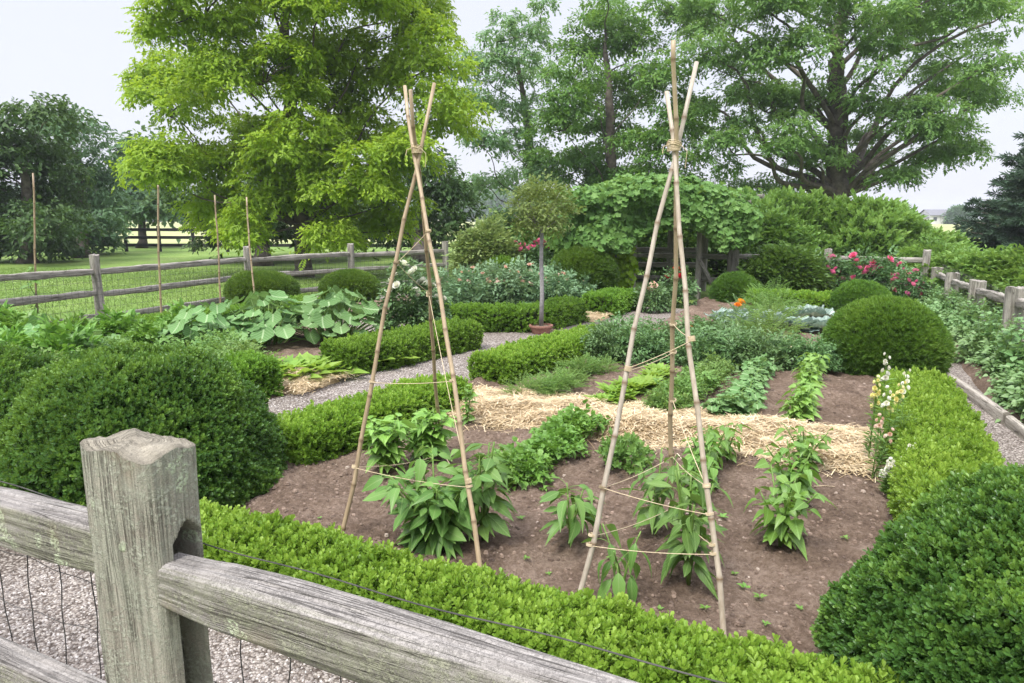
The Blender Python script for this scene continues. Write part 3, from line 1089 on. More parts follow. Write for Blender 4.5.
def mound(label, c, rx, ry, h, dens, size, mat, rot=0.0, group='clipped box mounds', name='box_mound', sprigs=None, flat=.8, lump=.03, z0f=.42, deep=.06):
    c = np.array([c[0], c[1], 0.0])
    th = thing(name, label, 'clipped shrub', c, 0, group)
    area = 2 * math.pi * rx * h * 1.0 + math.pi * rx * ry * .6
    n = int(dens * area)
    z = rng.uniform(-.35, 1, n)
    a = rng.uniform(0, 2 * math.pi, n)
    s = np.sqrt(1 - z * z)
    N = np.stack([s * np.cos(a), s * np.sin(a), z], 1)
    z0 = h * z0f
    P = np.stack([N[:, 0] * rx, N[:, 1] * ry, np.where(z > 0, np.abs(z) ** flat * (h - z0) + z0, z0 + z / .35 * z0)], 1)
    P[:, :2] *= np.where(z < 0, 1 + z * .25, 1.0)[:, None]
    k = 1 + 0 * z
    nn = unit(N / np.array([rx, ry, h * .6]))
    P += nn * (lump * fbm(P * 3.6 + c, 3, 41) + .5 * lump * fbm(P * 11 + c, 2, 43))[:, None] - nn * (rng.random(n) ** 2 * deep)[:, None]
    P[:, 2] = np.maximum(P[:, 2], .02)
    d = unit(nn + np.array([0, 0, .3]) + rng.normal(0, .4, (n, 3)))
    g = Geo()
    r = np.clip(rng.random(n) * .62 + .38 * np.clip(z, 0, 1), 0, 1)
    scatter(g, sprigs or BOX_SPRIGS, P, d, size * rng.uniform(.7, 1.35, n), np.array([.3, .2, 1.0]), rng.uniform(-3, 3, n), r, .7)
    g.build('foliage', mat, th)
    # twiggy inside
    g = Geo()
    mu, mv = 14, 24
    vv, q = [], []
    for i in range(mu):
        zz = -1 + 2 * i / (mu - 1)
        ss = math.sqrt(max(0, 1 - zz * zz))
        Z = (z0 + (h - z0) * abs(zz) ** flat if zz > 0 else z0 + zz * z0) * (.93 - deep * .6)
        for j in range(mv):
            aa = j / mv * 2 * math.pi
            kk = (.93 - deep * .6) * (1 if zz > 0 else 1 + zz * .1)
            sw = max(ss, .7) if zz < 0 else ss
            vv.append((math.cos(aa) * sw * rx * kk, math.sin(aa) * sw * ry * kk, Z))
    for i in range(mu - 1):
        for j in range(mv):
            q.append((i * mv + j, i * mv + (j + 1) % mv, (i + 1) * mv + (j + 1) % mv, (i + 1) * mv + j))
    g.add(vv, q)
    g.build('branches', M['twig'], th, None, True)
    return th


hedge('near bright green box hedge in front of the tripods, running along the foreground fence', [(-2.9, 2.17), (-1.4, 2.15), (.4, 2.11)], .36, .30, 6000, .041, M['box_lime'], sprigs=BOX_NEAR)
hedge('bright box hedge edging the front bed beside the gravel on the left', [(-3.38, 3.5), (-3.2, 4.4), (-3.08, 5.25)], .42, .30, 3000, .05, M['box_lime'])
hedge('box hedge edging the middle bed beyond the straw, left side', [(-3.15, 6.2), (-2.98, 7.2), (-2.72, 8.5)], .5, .30, 2300, .056, M['box_lime'])
hedge('broad lime box hedge edging the front bed on the right beside gravel', [(.72, 3.3), (.73, 5.2), (.75, 6.9)], .5, .36, 3000, .05, M['box_lime'])
hedge('long box hedge on the far side of the left gravel path, beside squash', [(-4.98, 6.0), (-4.72, 7.0), (-4.5, 8.1)], .52, .32, 2100, .058, M['box_mid'])
hedge('short box hedge between the big mound and the small straw heap', [(-5.3, 4.0), (-5.12, 5.05)], .5, .34, 2400, .055, M['box_mid'])
hedge('box hedge curving round the rose bed behind the gravel crossing', [(-5.75, 9.3), (-4.6, 9.55), (-4.15, 9.9), (-4.0, 11.0)], .5, .34, 1500, .07, M['box_mid'])
hedge('small box hedge in front of the vine arbour beyond the path', [(-3.75, 11.7), (-3.7, 13.0)], .6, .34, 1300, .075, M['box_mid'])
hedge('low box hedge along the lawn side of the left vegetable bed', [(-8.9, 5.0), (-8.75, 7.2), (-8.5, 9.6)], .5, .3, 1100, .075, M['box_mid'])
hedge('low yellowish box hedge at the back between two clipped balls', [(-1.4, 14.2), (.2, 14.1)], .5, .3, 900, .08, M['box_lime'])

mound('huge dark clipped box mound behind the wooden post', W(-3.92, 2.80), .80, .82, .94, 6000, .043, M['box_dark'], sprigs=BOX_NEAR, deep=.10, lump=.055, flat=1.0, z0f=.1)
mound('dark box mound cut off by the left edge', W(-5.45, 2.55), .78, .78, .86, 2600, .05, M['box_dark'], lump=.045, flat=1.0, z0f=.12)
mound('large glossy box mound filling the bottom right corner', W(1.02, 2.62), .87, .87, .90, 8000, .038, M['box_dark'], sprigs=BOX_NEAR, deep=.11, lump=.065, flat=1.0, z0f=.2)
mound('big smooth clipped ball at the end of the right hedge', D(884, 350, 7.6), .60, .60, .82, 3400, .06, M['yew'], sprigs=NEEDLE_SPRIGS, lump=.016, flat=1.0, z0f=.32)
mound('smaller clipped ball behind the big ball, pink roses behind', D(861, 300, 12.4), .47, .47, .56, 2400, .07, M['yew'], sprigs=NEEDLE_SPRIGS, lump=.016, flat=1.0, z0f=.32)
mound('smooth clipped ball in front of the vine arbour', D(736, 292, 14.1), .46, .46, .56, 2400, .075, M['yew'], sprigs=NEEDLE_SPRIGS, lump=.016, flat=1.0, z0f=.32)
mound('left clipped ball near two thin canes by the fence', D(262, 290, 13.5), .62, .62, .64, 2000, .08, M['yew'], sprigs=NEEDLE_SPRIGS, lump=.02)
mound('clipped ball left of the cane tripod, in front of the fence', D(350, 288, 14.3), .55, .55, .60, 2000, .08, M['yew'], sprigs=NEEDLE_SPRIGS, lump=.02)
mound('low clipped dome behind the rose bed', D(500, 275, 15.8), .55, .5, .80, 1500, .09, M['box_mid'], lump=.03)
mound('dark rounded yew in the shade left of the arbour', D(583, 275, 14.4), .62, .6, 1.1, 1700, .09, M['yew'], sprigs=NEEDLE_SPRIGS, lump=.03)


# ------------------------------------------------------------------ straw
def straw_patch(name, U0, U1, V0, V1, n, hh, seed, size=(.05, .17)):
    def hf(u, v):
        e = np.minimum(np.minimum(u - U0, U1 - u) / .25, np.minimum(v - V0, V1 - v) / .25)
        wob = .35 * fbm(np.stack([u * 1.8, v * 1.8, 0 * u], -1), 3, seed)
        return .03 + hh * np.clip(e + wob, 0, 1) ** .6 * (1 + .35 * fbm(np.stack([u * 4, v * 4, 0 * u], -1), 3, seed + 2))
    # bedding under the loose strands
    nu, nv = int((U1 - U0) / .05), int((V1 - V0) / .05)
    u, v = np.meshgrid(np.linspace(U0, U1, nu), np.linspace(V0, V1, nv), indexing='ij')
    z = hf(u, v) - .015
    e0 = np.minimum(np.minimum(u - U0, U1 - u), np.minimum(v - V0, V1 - v)) <= 1e-6
    z[e0] = -.02
    P = np.stack([u * CU + v * SU, -u * SU + v * CU, z], -1).reshape(-1, 3)
    i = np.arange(nu - 1)[:, None] * nv
    j = np.arange(nv - 1)[None]
    q = np.stack([i + j, i + nv + j, i + nv + j + 1, i + j + 1], -1).reshape(-1, 4)
    g = Geo().add(P, q, None, np.stack([.15 + .3 * rng.random(len(P)), 0 * P[:, 0], 0 * P[:, 0]], 1))
    st = Geo().add([(-.5, -.5, 0), (0, -.5, .035), (.5, -.5, 0), (.5, .5, 0), (0, .5, .035), (-.5, .5, 0)], [(0, 1, 4, 5), (1, 2, 3, 4)], None, np.tile([.5, 0, 0], (6, 1)))
    u, v = rng.uniform(U0 - .06, U1 + .06, n) + rng.normal(0, .07, n) ** 3 * 25, rng.uniform(V0 - .05, V1 + .05, n) + np.clip(rng.normal(0, .1, n) ** 3 * 14, -.4, .4)
    P = np.stack([u * CU + v * SU, -u * SU + v * CU, np.maximum(hf(u, v), soil_h(u * CU + v * SU, -u * SU + v * CU) + .002) + rng.normal(.005, .010, n)], 1)
    d = rand_dirs(n, -.28, .28)
    X, Y, Z = frame(d)
    ln = rng.uniform(*size, n)
    g.inst(st, P, X, Y, Z, np.stack([ln, rng.uniform(.0028, .006, n), ln], 1), None, 1)
    o = g.build(name, M['straw'])
    o['kind'] = 'stuff'
    return o


straw_patch('straw_mulch', -3.05, .42, 4.85, 5.85, 30000, .12, 5)
straw_patch('straw_mulch', -5.35, -4.7, 5.08, 5.75, 2600, .10, 8)
straw_patch('straw_mulch', -4.15, -3.5, 11.0, 11.7, 900, .08, 9)
straw_patch('straw_mulch', -.5, .9, 9.2, 10.0, 1600, .04, 12)
# ------------------------------------------------------------------ trees
import zlib
def limb(g, a, b, r0, r1, sag=.0, wob=.06, n=8, sides=7):
    a, b = np.asarray(a, float), np.asarray(b, float)
    t = np.linspace(0, 1, n)[:, None]
    L = np.linalg.norm(b - a)
    p = a + (b - a) * t + np.array([0, 0, 1.0]) * (sag * L * np.sin(t * math.pi))
    p = p + wob * L * np.sin(t * math.pi) * np.stack([np.sin(t[:, 0] * 7 + a[0]), np.cos(t[:, 0] * 6 + a[1]), np.sin(t[:, 0] * 5 + a[2])], 1) * .5
    g.tube(p, r0 + (r1 - r0) * t[:, 0], sides, True)
    return p


def tree(name, label, trunk, rads, lobes, leaf, bark, tpls, cl_dens=1.5, cl_r=.75, per=15, size=.6, droop=.35, layer=.45, group=None, cat='tree', zmin=.3, dropout=.0, shrink=.86):
    """trunk: world points; lobes: (px, py, radius px, Y) turned into crown balls of real size"""
    global rng
    rng = np.random.default_rng(zlib.crc32(label.encode()))
    trunk = np.asarray(trunk, float)
    base = np.array([trunk[0, 0], trunk[0, 1], 0.0])
    th = thing(name, label, cat, base, 0, group)
    g = Geo()
    tp = np.concatenate([np.linspace(trunk[k], trunk[k + 1], 5)[:-1] for k in range(len(trunk) - 1)] + [trunk[-1:]])
    rr = np.interp(np.linspace(0, 1, len(tp)), np.linspace(0, 1, len(rads)), rads)
    tp = tp + np.concatenate([np.zeros((1, 3)), rng.normal(0, .03, (len(tp) - 1, 3))])
    rr[0] *= 1.45
    g.tube(tp, rr, 12)
    g.build('trunk', bark, th, base, True)
    gb, gl = Geo(), Geo()
    gb.tube(tp, rr * .5, 6)                                 # the limbs join on the leader inside the trunk
    C = []
    for px, py, rp, Y in lobes:
        c = D(px, py, Y)
        C.append((c, rp / FPX * Y * shrink))
    cc_all, rc_all = [], []
    for c, R_ in C:
        below = [k for k in range(len(tp)) if tp[k, 2] < c[2] - .75 * np.linalg.norm(tp[k, :2] - c[:2]) and tp[k, 2] > .25 * tp[-1, 2]] or [max(1, int(len(tp) * .28))]
        k = below[-1] if below else 1
        j = max(1, min(k, len(tp) - 1))
        big = rp > 27
        limb(gb, tp[j], c, max(.05, rr[j] * .33) if big else .04, .028 if big else .014, .06, .15, 12)
        m = max(4, int(cl_dens * 2.1 * R_ ** 2.1))
        d = rand_dirs(m, -.75, 1)
        rad = R_ * (.35 + .65 * rng.random(m) ** .5)
        cc = c + d * rad[:, None] * np.array([1, 1, .8])
        keep = (cc[:, 2] > zmin) & (rng.random(m) > dropout)
        cc = cc[keep]
        for q in cc[::2]:
            limb(gb, c, q, .03, .012, .03, .1, 5, 5)
        cc_all.append(cc)
    cc = np.concatenate(cc_all)
    n = len(cc)
    rc = cl_r * rng.uniform(.6, 1.35, n)
    tone = rng.random(n)
    per = int(per * 2.2)
    idx = np.repeat(np.arange(n), per)
    N = len(idx)
    a = rng.uniform(0, 2 * math.pi, N)
    rho = np.sqrt(rng.random(N))
    rad = rc[idx] * rho
    off = np.stack([np.cos(a) * rad, np.sin(a) * rad, (1 - rho ** 2) * layer * rc[idx] + rng.normal(0, .17, N) * rc[idx]], 1)
    P = cc[idx] + off
    dirs = np.stack([np.cos(a), np.sin(a), -droop * rho + rng.normal(0, .3, N)], 1) + rng.normal(0, .45, (N, 3)) * [1, 1, .5]
    r = np.clip(tone[idx] * .5 + rng.random(N) * .5, 0, 1)
    scatter(gl, tpls, P, dirs, size * rng.uniform(.7, 1.3, N), None, rng.uniform(-.5, .5, N), r, .7)
    gb.build('branches', bark, th, base, True)
    gl.build('crown', leaf, th, base)
    return th


def J(l, Y, dy=2.2, k=1.0):
    return [(x, y, r * k, Y + rng.uniform(-dy, dy)) for x, y, r in l]


# large yellow-green locust
tree('locust_tree', 'big yellow-green feathery tree on the lawn left of the first tripod', [G(303, 277), D(303, 245, 20.6), D(301, 190, 20.6), D(290, 120, 20.6), D(285, 40, 20.8), D(290, -40, 21)], [.27, .24, .22, .19, .14, .07],
     J([(205, 15, 48), (265, 5, 55), (345, -5, 55), (408, 12, 42), (205, 75, 48), (262, 85, 55), (335, 75, 55), (395, 72, 42), (435, 110, 32), (170, 115, 32), (178, 172, 38), (235, 150, 52), (305, 150, 55), (368, 140, 52),
        (415, 155, 40), (222, 212, 34), (275, 215, 26), (335, 215, 30), (385, 205, 34), (150, 90, 15), (150, 175, 18), (185, 45, 28), (440, 62, 22), (425, 25, 25), (445, 125, 22), (300, -80, 90), (210, -60, 60), (390, -60, 60), (285, 185, 45), (345, 180, 45), (390, 232, 20), (250, 235, 20), (330, 240, 18)], 20.6, 2.3),
     M['sunburst'], M['bark'], TPINN[2:] + CLUS, 4.0, .6, 25, .32, .35, .75, shrink=.88)
# dark trees behind it
tree('shade_tree', 'dark tree standing behind the yellow-green tree, seen below its crown', [G(262, 266), D(262, 220, 29), D(265, 160, 29)], [.3, .25, .12],
     J([(215, 222, 34), (250, 200, 40), (295, 205, 40), (340, 205, 40), (235, 240, 22), (275, 232, 26), (200, 200, 30), (325, 235, 20)], 29, 2.5), M['oakdark'], M['bark'], CLUS, 1.5, 1.0, 17, .56, .2, .5)
tree('shade_tree', 'dark leafy tree between the yellow-green tree and the pale rose bed', [G(420, 263), D(420, 225, 32), D(418, 165, 32)], [.3, .24, .1],
     J([(395, 200, 34), (425, 190, 38), (445, 205, 26), (408, 235, 24), (440, 235, 22), (420, 165, 24), (385, 235, 18)], 32, 2), M['oakdark'], M['bark'], CLUS, 1.5, 1.0, 17, .56, .2, .5)
# far left
tree('shade_tree', 'dark round-crowned tree at the left edge beyond the lawn', [G(28, 263), D(28, 230, 27), D(25, 150, 27)], [.3, .24, .1],
     J([(15, 145, 34), (-25, 150, 50), (40, 160, 30), (5, 190, 45), (48, 200, 32), (-40, 210, 40), (20, 225, 30), (58, 230, 20), (40, 130, 18), (15, 246, 22), (48, 248, 16), (-20, 246, 26)], 27, 2), M['oakdark'], M['bark'], CLUS, 1.9, .95, 20, .46, .25, .5)
tree('shade_tree', 'blue-green tree standing just right of the dark tree at the left edge', [G(82, 258), D(82, 225, 33), D(78, 150, 33)], [.3, .24, .1],
     J([(62, 140, 26), (80, 165, 30), (92, 200, 22), (70, 205, 30), (85, 232, 22), (50, 128, 14), (97, 228, 14), (100, 180, 10), (75, 245, 18), (92, 248, 12)], 33, 1.5), M['bluegreen'], M['bark'], CLUS, 1.7, .95, 20, .48, .25, .5)
tree('shade_tree', 'hazy blue-green tree glimpsed at the left flank of the yellow-green tree', [G(142, 248), D(142, 220, 42), D(140, 170, 42)], [.25, .2, .1],
     J([(138, 180, 17), (150, 200, 20), (130, 205, 14), (140, 155, 12), (158, 215, 12)], 42, 1.5), M['bluegreen'], M['bark'], CLUS, 1.2, 1.1, 14, .9, .25, .5)
# middle airy locust
tree('locust_tree', 'airy grey-green tree with open crown in the centre background', [G(536, 262), D(534, 215, 36), D(531, 160, 36), D(526, 110, 36), D(518, 60, 36)], [.32, .28, .24, .16, .08],
     J([(497, 42, 34), (540, 28, 30), (478, 70, 22), (515, 70, 36), (550, 70, 28), (470, 105, 16), (500, 112, 30), (545, 115, 26), (478, 145, 20), (525, 145, 22), (480, 185, 26), (512, 185, 24), (545, 180, 22), (465, 200, 18)], 36, 2.5),
     M['locust'], M['bark'], TPINN[2:] + CLUS, 1.05, .8, 20, .42, .3, .4, shrink=.86)
# dense central tree
tree('maple_tree', 'dense mid-green tree directly left of the tall right tripod top', [G(612, 262), D(612, 200, 33), D(611, 120, 33), D(605, 30, 33)], [.34, .3, .22, .08],
     J([(602, 14, 24), (595, 48, 34), (635, 50, 32), (572, 88, 30), (615, 92, 40), (655, 88, 32), (565, 130, 30), (605, 140, 40), (655, 135, 38), (692, 125, 22), (575, 172, 32), (625, 178, 36), (672, 172, 34), (548, 160, 18), (605, -12, 16)], 33, 2.6),
     M['maple'], M['bark'], CLUS, 2.2, .75, 20, .42, .25, .5, shrink=.84)
# big layered locust
tree('locust_tree', 'huge spreading tree with layered branches on the right', [G(838, 266), D(838, 215, 30), D(836, 150, 30), D(838, 90, 30), D(836, 50, 30), D(848, -20, 30)], [.5, .46, .42, .36, .3, .16],
     J([(675, 20, 30), (715, 15, 34), (765, 8, 40), (700, 55, 22), (735, 78, 30), (785, 62, 40), (855, 20, 44), (915, 18, 44), (965, 20, 34), (1000, 18, 22), (990, 68, 26), (955, 62, 32), (965, 95, 26), (920, 90, 26), (985, 100, 16), (882, 62, 26),
        (725, 118, 26), (690, 105, 16), (765, 112, 36), (810, 105, 34), (735, 155, 30), (780, 150, 34), (815, 165, 28), (870, 105, 24), (900, 112, 26), (935, 122, 18), (958, 150, 11), (930, 162, 10), (945, 138, 12), (870, 160, 20), (895, 178, 13), (840, 185, 22), (860, 135, 16), (790, 185, 22), (740, 190, 20),
        (820, -50, 60), (900, -50, 60), (740, -40, 40), (970, -30, 36)], 30, 3.2),
     M['biglocust'], M['bark'], TPINN[2:] + CLUS, 2.3, .78, 27, .35, .28, .5, shrink=.85)
# extra heavy limbs of the big tree
bt = bpy.data.objects['crown'].parent


def conifer(label, base, h, rb, n_wh, Y):
    th = thing('spruce_tree', label, 'tree', base)
    Geo().tube([base, base + [0, 0, h]], [.2, .02], 8).build('trunk', M['bark'], th, base)
    gl, gb = Geo(), Geo()
    for k in range(n_wh):
        f = k / (n_wh - 1)
        z = .35 + (h - .5) * f
        R_ = rb * (1 - f) ** .85 + .12
        m = int(9 + 8 * (1 - f))
        for j in range(m):
            a = j / m * 2 * math.pi + rng.uniform(-.2, .2) + k
            L = R_ * rng.uniform(.66, 1.18)
            d = np.array([math.cos(a), math.sin(a), 0])
            t = np.linspace(0, 1, 6)[:, None]
            p = base + [0, 0, z + rng.uniform(-.1, .1)] + d * L * t + np.array([0, 0, 1]) * (-.28 * L * t + .26 * L * t * t)
            gb.tube(p, np.linspace(.025, .006, 6), 4, False)
            ns = max(6, int(L * 19))
            tt = rng.uniform(.12, 1, ns)
            q = base + [0, 0, z] + d * L * tt[:, None] + np.array([0, 0, 1]) * (-.28 * L * tt + .26 * L * tt * tt)[:, None]
            side = rng.choice([-1, 1], ns)
            sd = np.array([-d[1], d[0], 0])
            dr = d * .75 + sd * side[:, None] * .8 + np.array([0, 0, 1]) * rng.normal(-.12, .22, ns)[:, None]
            scatter(gl, NEEDLE_SPRIGS, q, dr, .30 * rng.uniform(.7, 1.2, ns), np.array([1., .2, .3]))
    gb.build('branches', M['bark'], th, base)
    gl.build('crown', M['spruce'], th, base)
    return th


conifer('dark blue-green spruce at the right edge beyond the fence', G(1058, 272), 6.4, 3.0, 30, 22)


# ------------------------------------------------------------------ shrubs
def bush(name, label, cat, base, rx, ry, h, leaf, tpls, n, size, up=.5, bark=None, group=None, lump=.15, zlo=-.2, parent_parts=True):
    base = np.array([base[0], base[1], 0.0])
    th = thing(name, label, cat, base, 0, group)
    gl = Geo()
    d = rand_dirs(n, zlo, 1)
    rad = .45 + .55 * rng.random(n) ** .45
    z0 = h * .4
    sc = np.array([rx, ry, 1.0])
    nz = 1 + lump * 1.6 * fbm(d * 2.3 + base, 3, 4)
    P = d * (rad * nz)[:, None] * sc
    P[:, 2] = np.where(d[:, 2] > 0, z0 + P[:, 2] * (h - z0), z0 + P[:, 2] / max(.01, -zlo) * z0 * .98)
    P[:, 2] = np.maximum(P[:, 2], .03)
    dirs = unit(d * [1, 1, .5]) + np.array([0, 0, up]) + rng.normal(0, .35, (n, 3))
    scatter(gl, tpls, P, dirs, size * rng.uniform(.7, 1.3, n))
    gl.build('foliage', leaf, th)
    gb = Geo()
    for k in range(7):
        e = P[rng.integers(0, n)] * [.8, .8, .9]
        limb(gb, [rng.normal(0, .01), rng.normal(0, .01), 0], e, .018 + .01 * h, .006, 0, .1, 6, 5)
    gb.build('stem', bark or M['bark'], th, None, True)
    return th


SH = 'tall shrubs of the hedgerow beyond the back fence'
for px, py, Y, rx, h, key, lab in (
        (775, 262, 20.5, 1.5, 1.95, 'shrubl', 'bright upright hedgerow shrub nearest the vine arbour'),
        (822, 262, 21.0, 1.6, 2.0, 'shrubl', 'tallest middle hedgerow shrub under the huge spreading tree'),
        (872, 262, 20.0, 1.6, 1.95, 'shrubl', 'leafy hedgerow shrub behind the pink roses'),
        (910, 262, 20.0, 1.0, 1.25, 'shrubl', 'lower hedgerow shrub sloping down towards the corner post'),
        (942, 265, 18.5, .7, .6, 'shrubl', 'smallest hedgerow shrub at the fence corner')):
    p = G(px, py + 12)
    p = D(px, 240, Y)
    bush('hedgerow_shrub', lab, 'shrub', p, rx, 1.2, h, M[key], [sprig(11, .8, LEAF_O, .34), sprig(12, .7, LEAF_O, .32)], 2600, .42, 1.2, group=SH, lump=.2)
bush('hedgerow_shrub', 'darker low shrub in front of the hedgerow, right of the arbour ball', 'shrub', D(784, 275, 14.35), .75, .4, .95, M['shrubd'], CLUS, 1700, .26, .5, lump=.12)
bush('hedgerow_shrub', 'dark bushy shrub touching the right side of the arbour', 'shrub', D(765, 255, 18), .8, .8, 1.7, M['shrubd'], CLUS, 1500, .3, .4, lump=.12)
bush('flowering_shrub', 'pale variegated shrub with cream-green foliage left of the standard tree', 'shrub', D(487, 260, 16.3), .62, .6, 1.55, M['varieg'], CLUS, 1500, .24, .5, lump=.25)
bush('hedgerow_shrub', 'dull green shrub filling the gap behind the standard tree trunk', 'shrub', D(560, 262, 18), 1.0, .6, 1.7, M['shrubd'], CLUS, 1500, .3, .4, lump=.2)
for px, Y, h, lab in ((622, 19.5, 2.0, 'dark leafy shrub seen through the arbour, left part'), (668, 18.9, 1.9, 'dark leafy shrub seen through the middle of the arbour'), (715, 19.4, 2.0, 'dark leafy shrub seen through the arbour, right part')):
    bush('hedgerow_shrub', lab, 'shrub', D(px, 255, Y), 1.0, .7, h, M['shrubd'], CLUS, 1600, .3, .4, lump=.2)
bush('hedgerow_shrub', 'soft green tall shrub behind the red flowers', 'shrub', D(525, 240, 19.5), 1.0, .6, 2.0, M['bluegreen'], CLUS, 1400, .32, .4, lump=.2)
for k, (px, Y, h) in enumerate(((930, 13.6, .95), (968, 12.6, 1.0), (1003, 12.0, 1.05), (1040, 11, 1.05), (905, 17, 1.0))):
    bush('bramble_bush', 'low leafy bramble growing just outside the right fence', 'bush', D(px, 290, Y) + [1.0, .6, 0], .9, .6, h, M['shrubl'], CLUS, 900, .24, .5, group='brambles outside the right fence', lump=.2)


# ------------------------------------------------------------------ arbour with vine
ab = G(632, 299)
ab[2] = 0
arb = thing('garden_arbour', 'grey wooden arbour with posts and brace under a leafy vine', 'arbour', ab)
AX = unit(G(697, 299) - G(632, 299))
AY = np.array([-AX[1], AX[0], 0])
aw = np.linalg.norm(G(697, 299) - G(632, 299))
posts = [ab - AX * 1.15, ab, ab + AX * aw, ab + AX * (aw + .8), ab - AX * 1.15 + AY * 1.9, ab + AY * 1.9, ab + AX * (aw - .2) + AY * 1.9, ab + AX * (aw + .6) + AY * 1.7]
for k, p in enumerate(posts):
    g = Geo()
    timber(g, p - [0, 0, .1], p + [0, 0, 2.05], .13, .12, 16, 16, up=VD, sq=.4, disp=.003, low=.006, seed=300 + k)
    g.build('post', M['wood_far'], arb, ab, True)
for k, (a, b, z) in enumerate(((posts[0], posts[3], 2.09), (posts[4], posts[7], 2.09), (posts[5], posts[7], .62), (posts[5], posts[7], .98), (posts[4], posts[5], .98))):
    g = Geo()
    ext = AX * (.3 if z > 2 else 0)
    timber(g, a - ext + [0, 0, z] + AY * .09, b + ext + [0, 0, z] + AY * .09, .06, .13, 20, 12, sq=.4, disp=.002, low=.005, seed=330 + k)
    g.build('beam', M['wood_far'], arb, ab, True)
for k in range(9):
    a = ab - AX * 1.3 + AX * (aw + 2.5) * k / 8 + [0, 0, 2.2]
    g = Geo()
    timber(g, a - AY * .3, a + AY * 2.2, .05, .09, 10, 12, sq=.4, disp=.002, low=.005, seed=350 + k)
    g.build('beam', M['wood_far'], arb, ab, True)
g = Geo()
timber(g, posts[2] + [0, 0, .85] - AY * .09, posts[2] + AX * .42 + [0, 0, .12] - AY * .09, .05, .09, 10, 12, sq=.4, disp=.002, low=.004, seed=371)
g.build('brace', M['wood_far'], arb, ab, True)

vb = ab + AX * .5 + AY * .3
vn = thing('grape_vine', 'broad-leaved grape vine smothering the wooden arbour roof', 'vine', vb)
g, gs = Geo(), Geo()
n = 6500
u = rng.uniform(-1.55, aw + .9, n)
w = rng.uniform(-.55, 2.3, n)
ed = np.minimum(np.minimum(u + 1.55, aw + .9 - u), np.minimum(w + .55, 2.3 - w))
top = 1.96 + .40 * np.sin(np.clip((u + 1.55) / (aw + 2.45), 0, 1) * math.pi) ** .6 + .2 * fbm(np.stack([u * 1.2, w * 1.2, 0 * u], 1), 3, 6) + .1 * np.clip(ed, 0, .6)
P = ab + AX * u[:, None] + AY * w[:, None] + np.array([0, 0, 1]) * (top + rng.normal(0, .05, n))[:, None]
nrm = np.stack([0 * u, 0 * u, 1 + 0 * u], 1) - AY * .35
# hanging skirts on the front and the two ends
m = 7600
u2 = rng.uniform(-1.6, aw + .95, m)
lo = np.interp(u2, [-1.85, -1.5, -.9, -.25, .1, .5, aw - .4, aw, aw + .5, aw + 1.2, aw + 1.85], [1.5, 1.15, 1.0, 1.15, 1.55, 1.7, 1.5, 1.35, 1.2, 1.1, 1.25]) + .16 * vnoise(np.stack([u2 * 3, 0 * u2, 0 * u2], 1), 8)
tp2 = 1.94 + .44 * np.sin(np.clip((u2 + 1.6) / (aw + 2.55), 0, 1) * math.pi) ** .6 + .1 * vnoise(np.stack([u2 * 2.2, 0 * u2, 0 * u2], 1), 12)
z2 = lo + (tp2 - lo) * rng.random(m)
bulge = .3 * fbm(np.stack([u2 * 1.7, z2 * 1.7, 0 * u2], 1), 3, 16)
P2 = ab + AX * u2[:, None] - AY * (.5 + bulge + rng.normal(0, .07, m) + .12 * np.sin((z2 - 1) / 1.4 * 3.1))[:, None] + np.array([0, 0, 1]) * z2[:, None]
m3 = 2200
w3 = rng.uniform(-.5, 2.2, m3)
e3 = rng.choice([0, 1], m3)
z3 = 1.1 + 1.3 * rng.random(m3)
P3 = ab + AX * np.where(e3, aw + .9, -1.55)[:, None] + AX * rng.normal(0, .1, m3)[:, None] + AY * w3[:, None] + np.array([0, 0, 1]) * z3[:, None]
n3 = AX * np.where(e3, 1, -1)[:, None] + np.array([0, 0, .4])
PP = np.concatenate([P, P2, P3])
NN = np.concatenate([nrm, np.tile(-AY * .9 + [0, 0, .45], (m, 1)), n3]) + rng.normal(0, .58, (n + m + m3, 3))
Z = unit(NN)
X = unit(np.cross(np.cross(Z, rng.normal(0, .5, Z.shape) + [0, 0, -1.0]), Z))
Y = np.cross(Z, X)
g.inst(LEAF_L, PP, X, Y, Z, rng.uniform(.085, .16, len(PP)), rng.random(len(PP)))
g.build('foliage', M['vine'], vn, vb)
for p in posts[:4]:
    gs = Geo()
    limb(gs, p + AY * .12, p + AY * .12 + [0, 0, 2.2], .03, .02, 0, .03, 8, 6)
    gs.build('stem', M['bark'], vn, vb, True)

# golden climber at the left front post
b0 = ab - AX * .42 - AY * .15
gv = thing('golden_climber', 'golden-yellow leafy climber on the left side of the arbour', 'climber', b0)
g = Geo()
n = 650
z = .15 + 1.2 * rng.random(n) ** .9
w = .42 * np.sin(np.clip(z / 1.45, 0, 1) * math.pi) ** .5
P = np.stack([0 * z, 0 * z, z], 1) + AX * (rng.uniform(-1, 1, n) * w)[:, None] + AY * rng.normal(0, .12, n)[:, None]
Z = unit(-AY + [0, 0, .5] + rng.normal(0, .45, (n, 3)))
X = unit(np.cross(np.cross(Z, rng.normal(0, .5, Z.shape) + [0, 0, -1.0]), Z))
g.inst(LEAF_L, P, X, np.cross(Z, X), Z, rng.uniform(.08, .14, n))
g.build('foliage', M['goldvine'], gv)
Geo().tube([(0, 0, 0), (.03, 0, .7), (0, 0, 1.3)], [.02, .015, .01], 6).build('stem', M['bark'], gv)

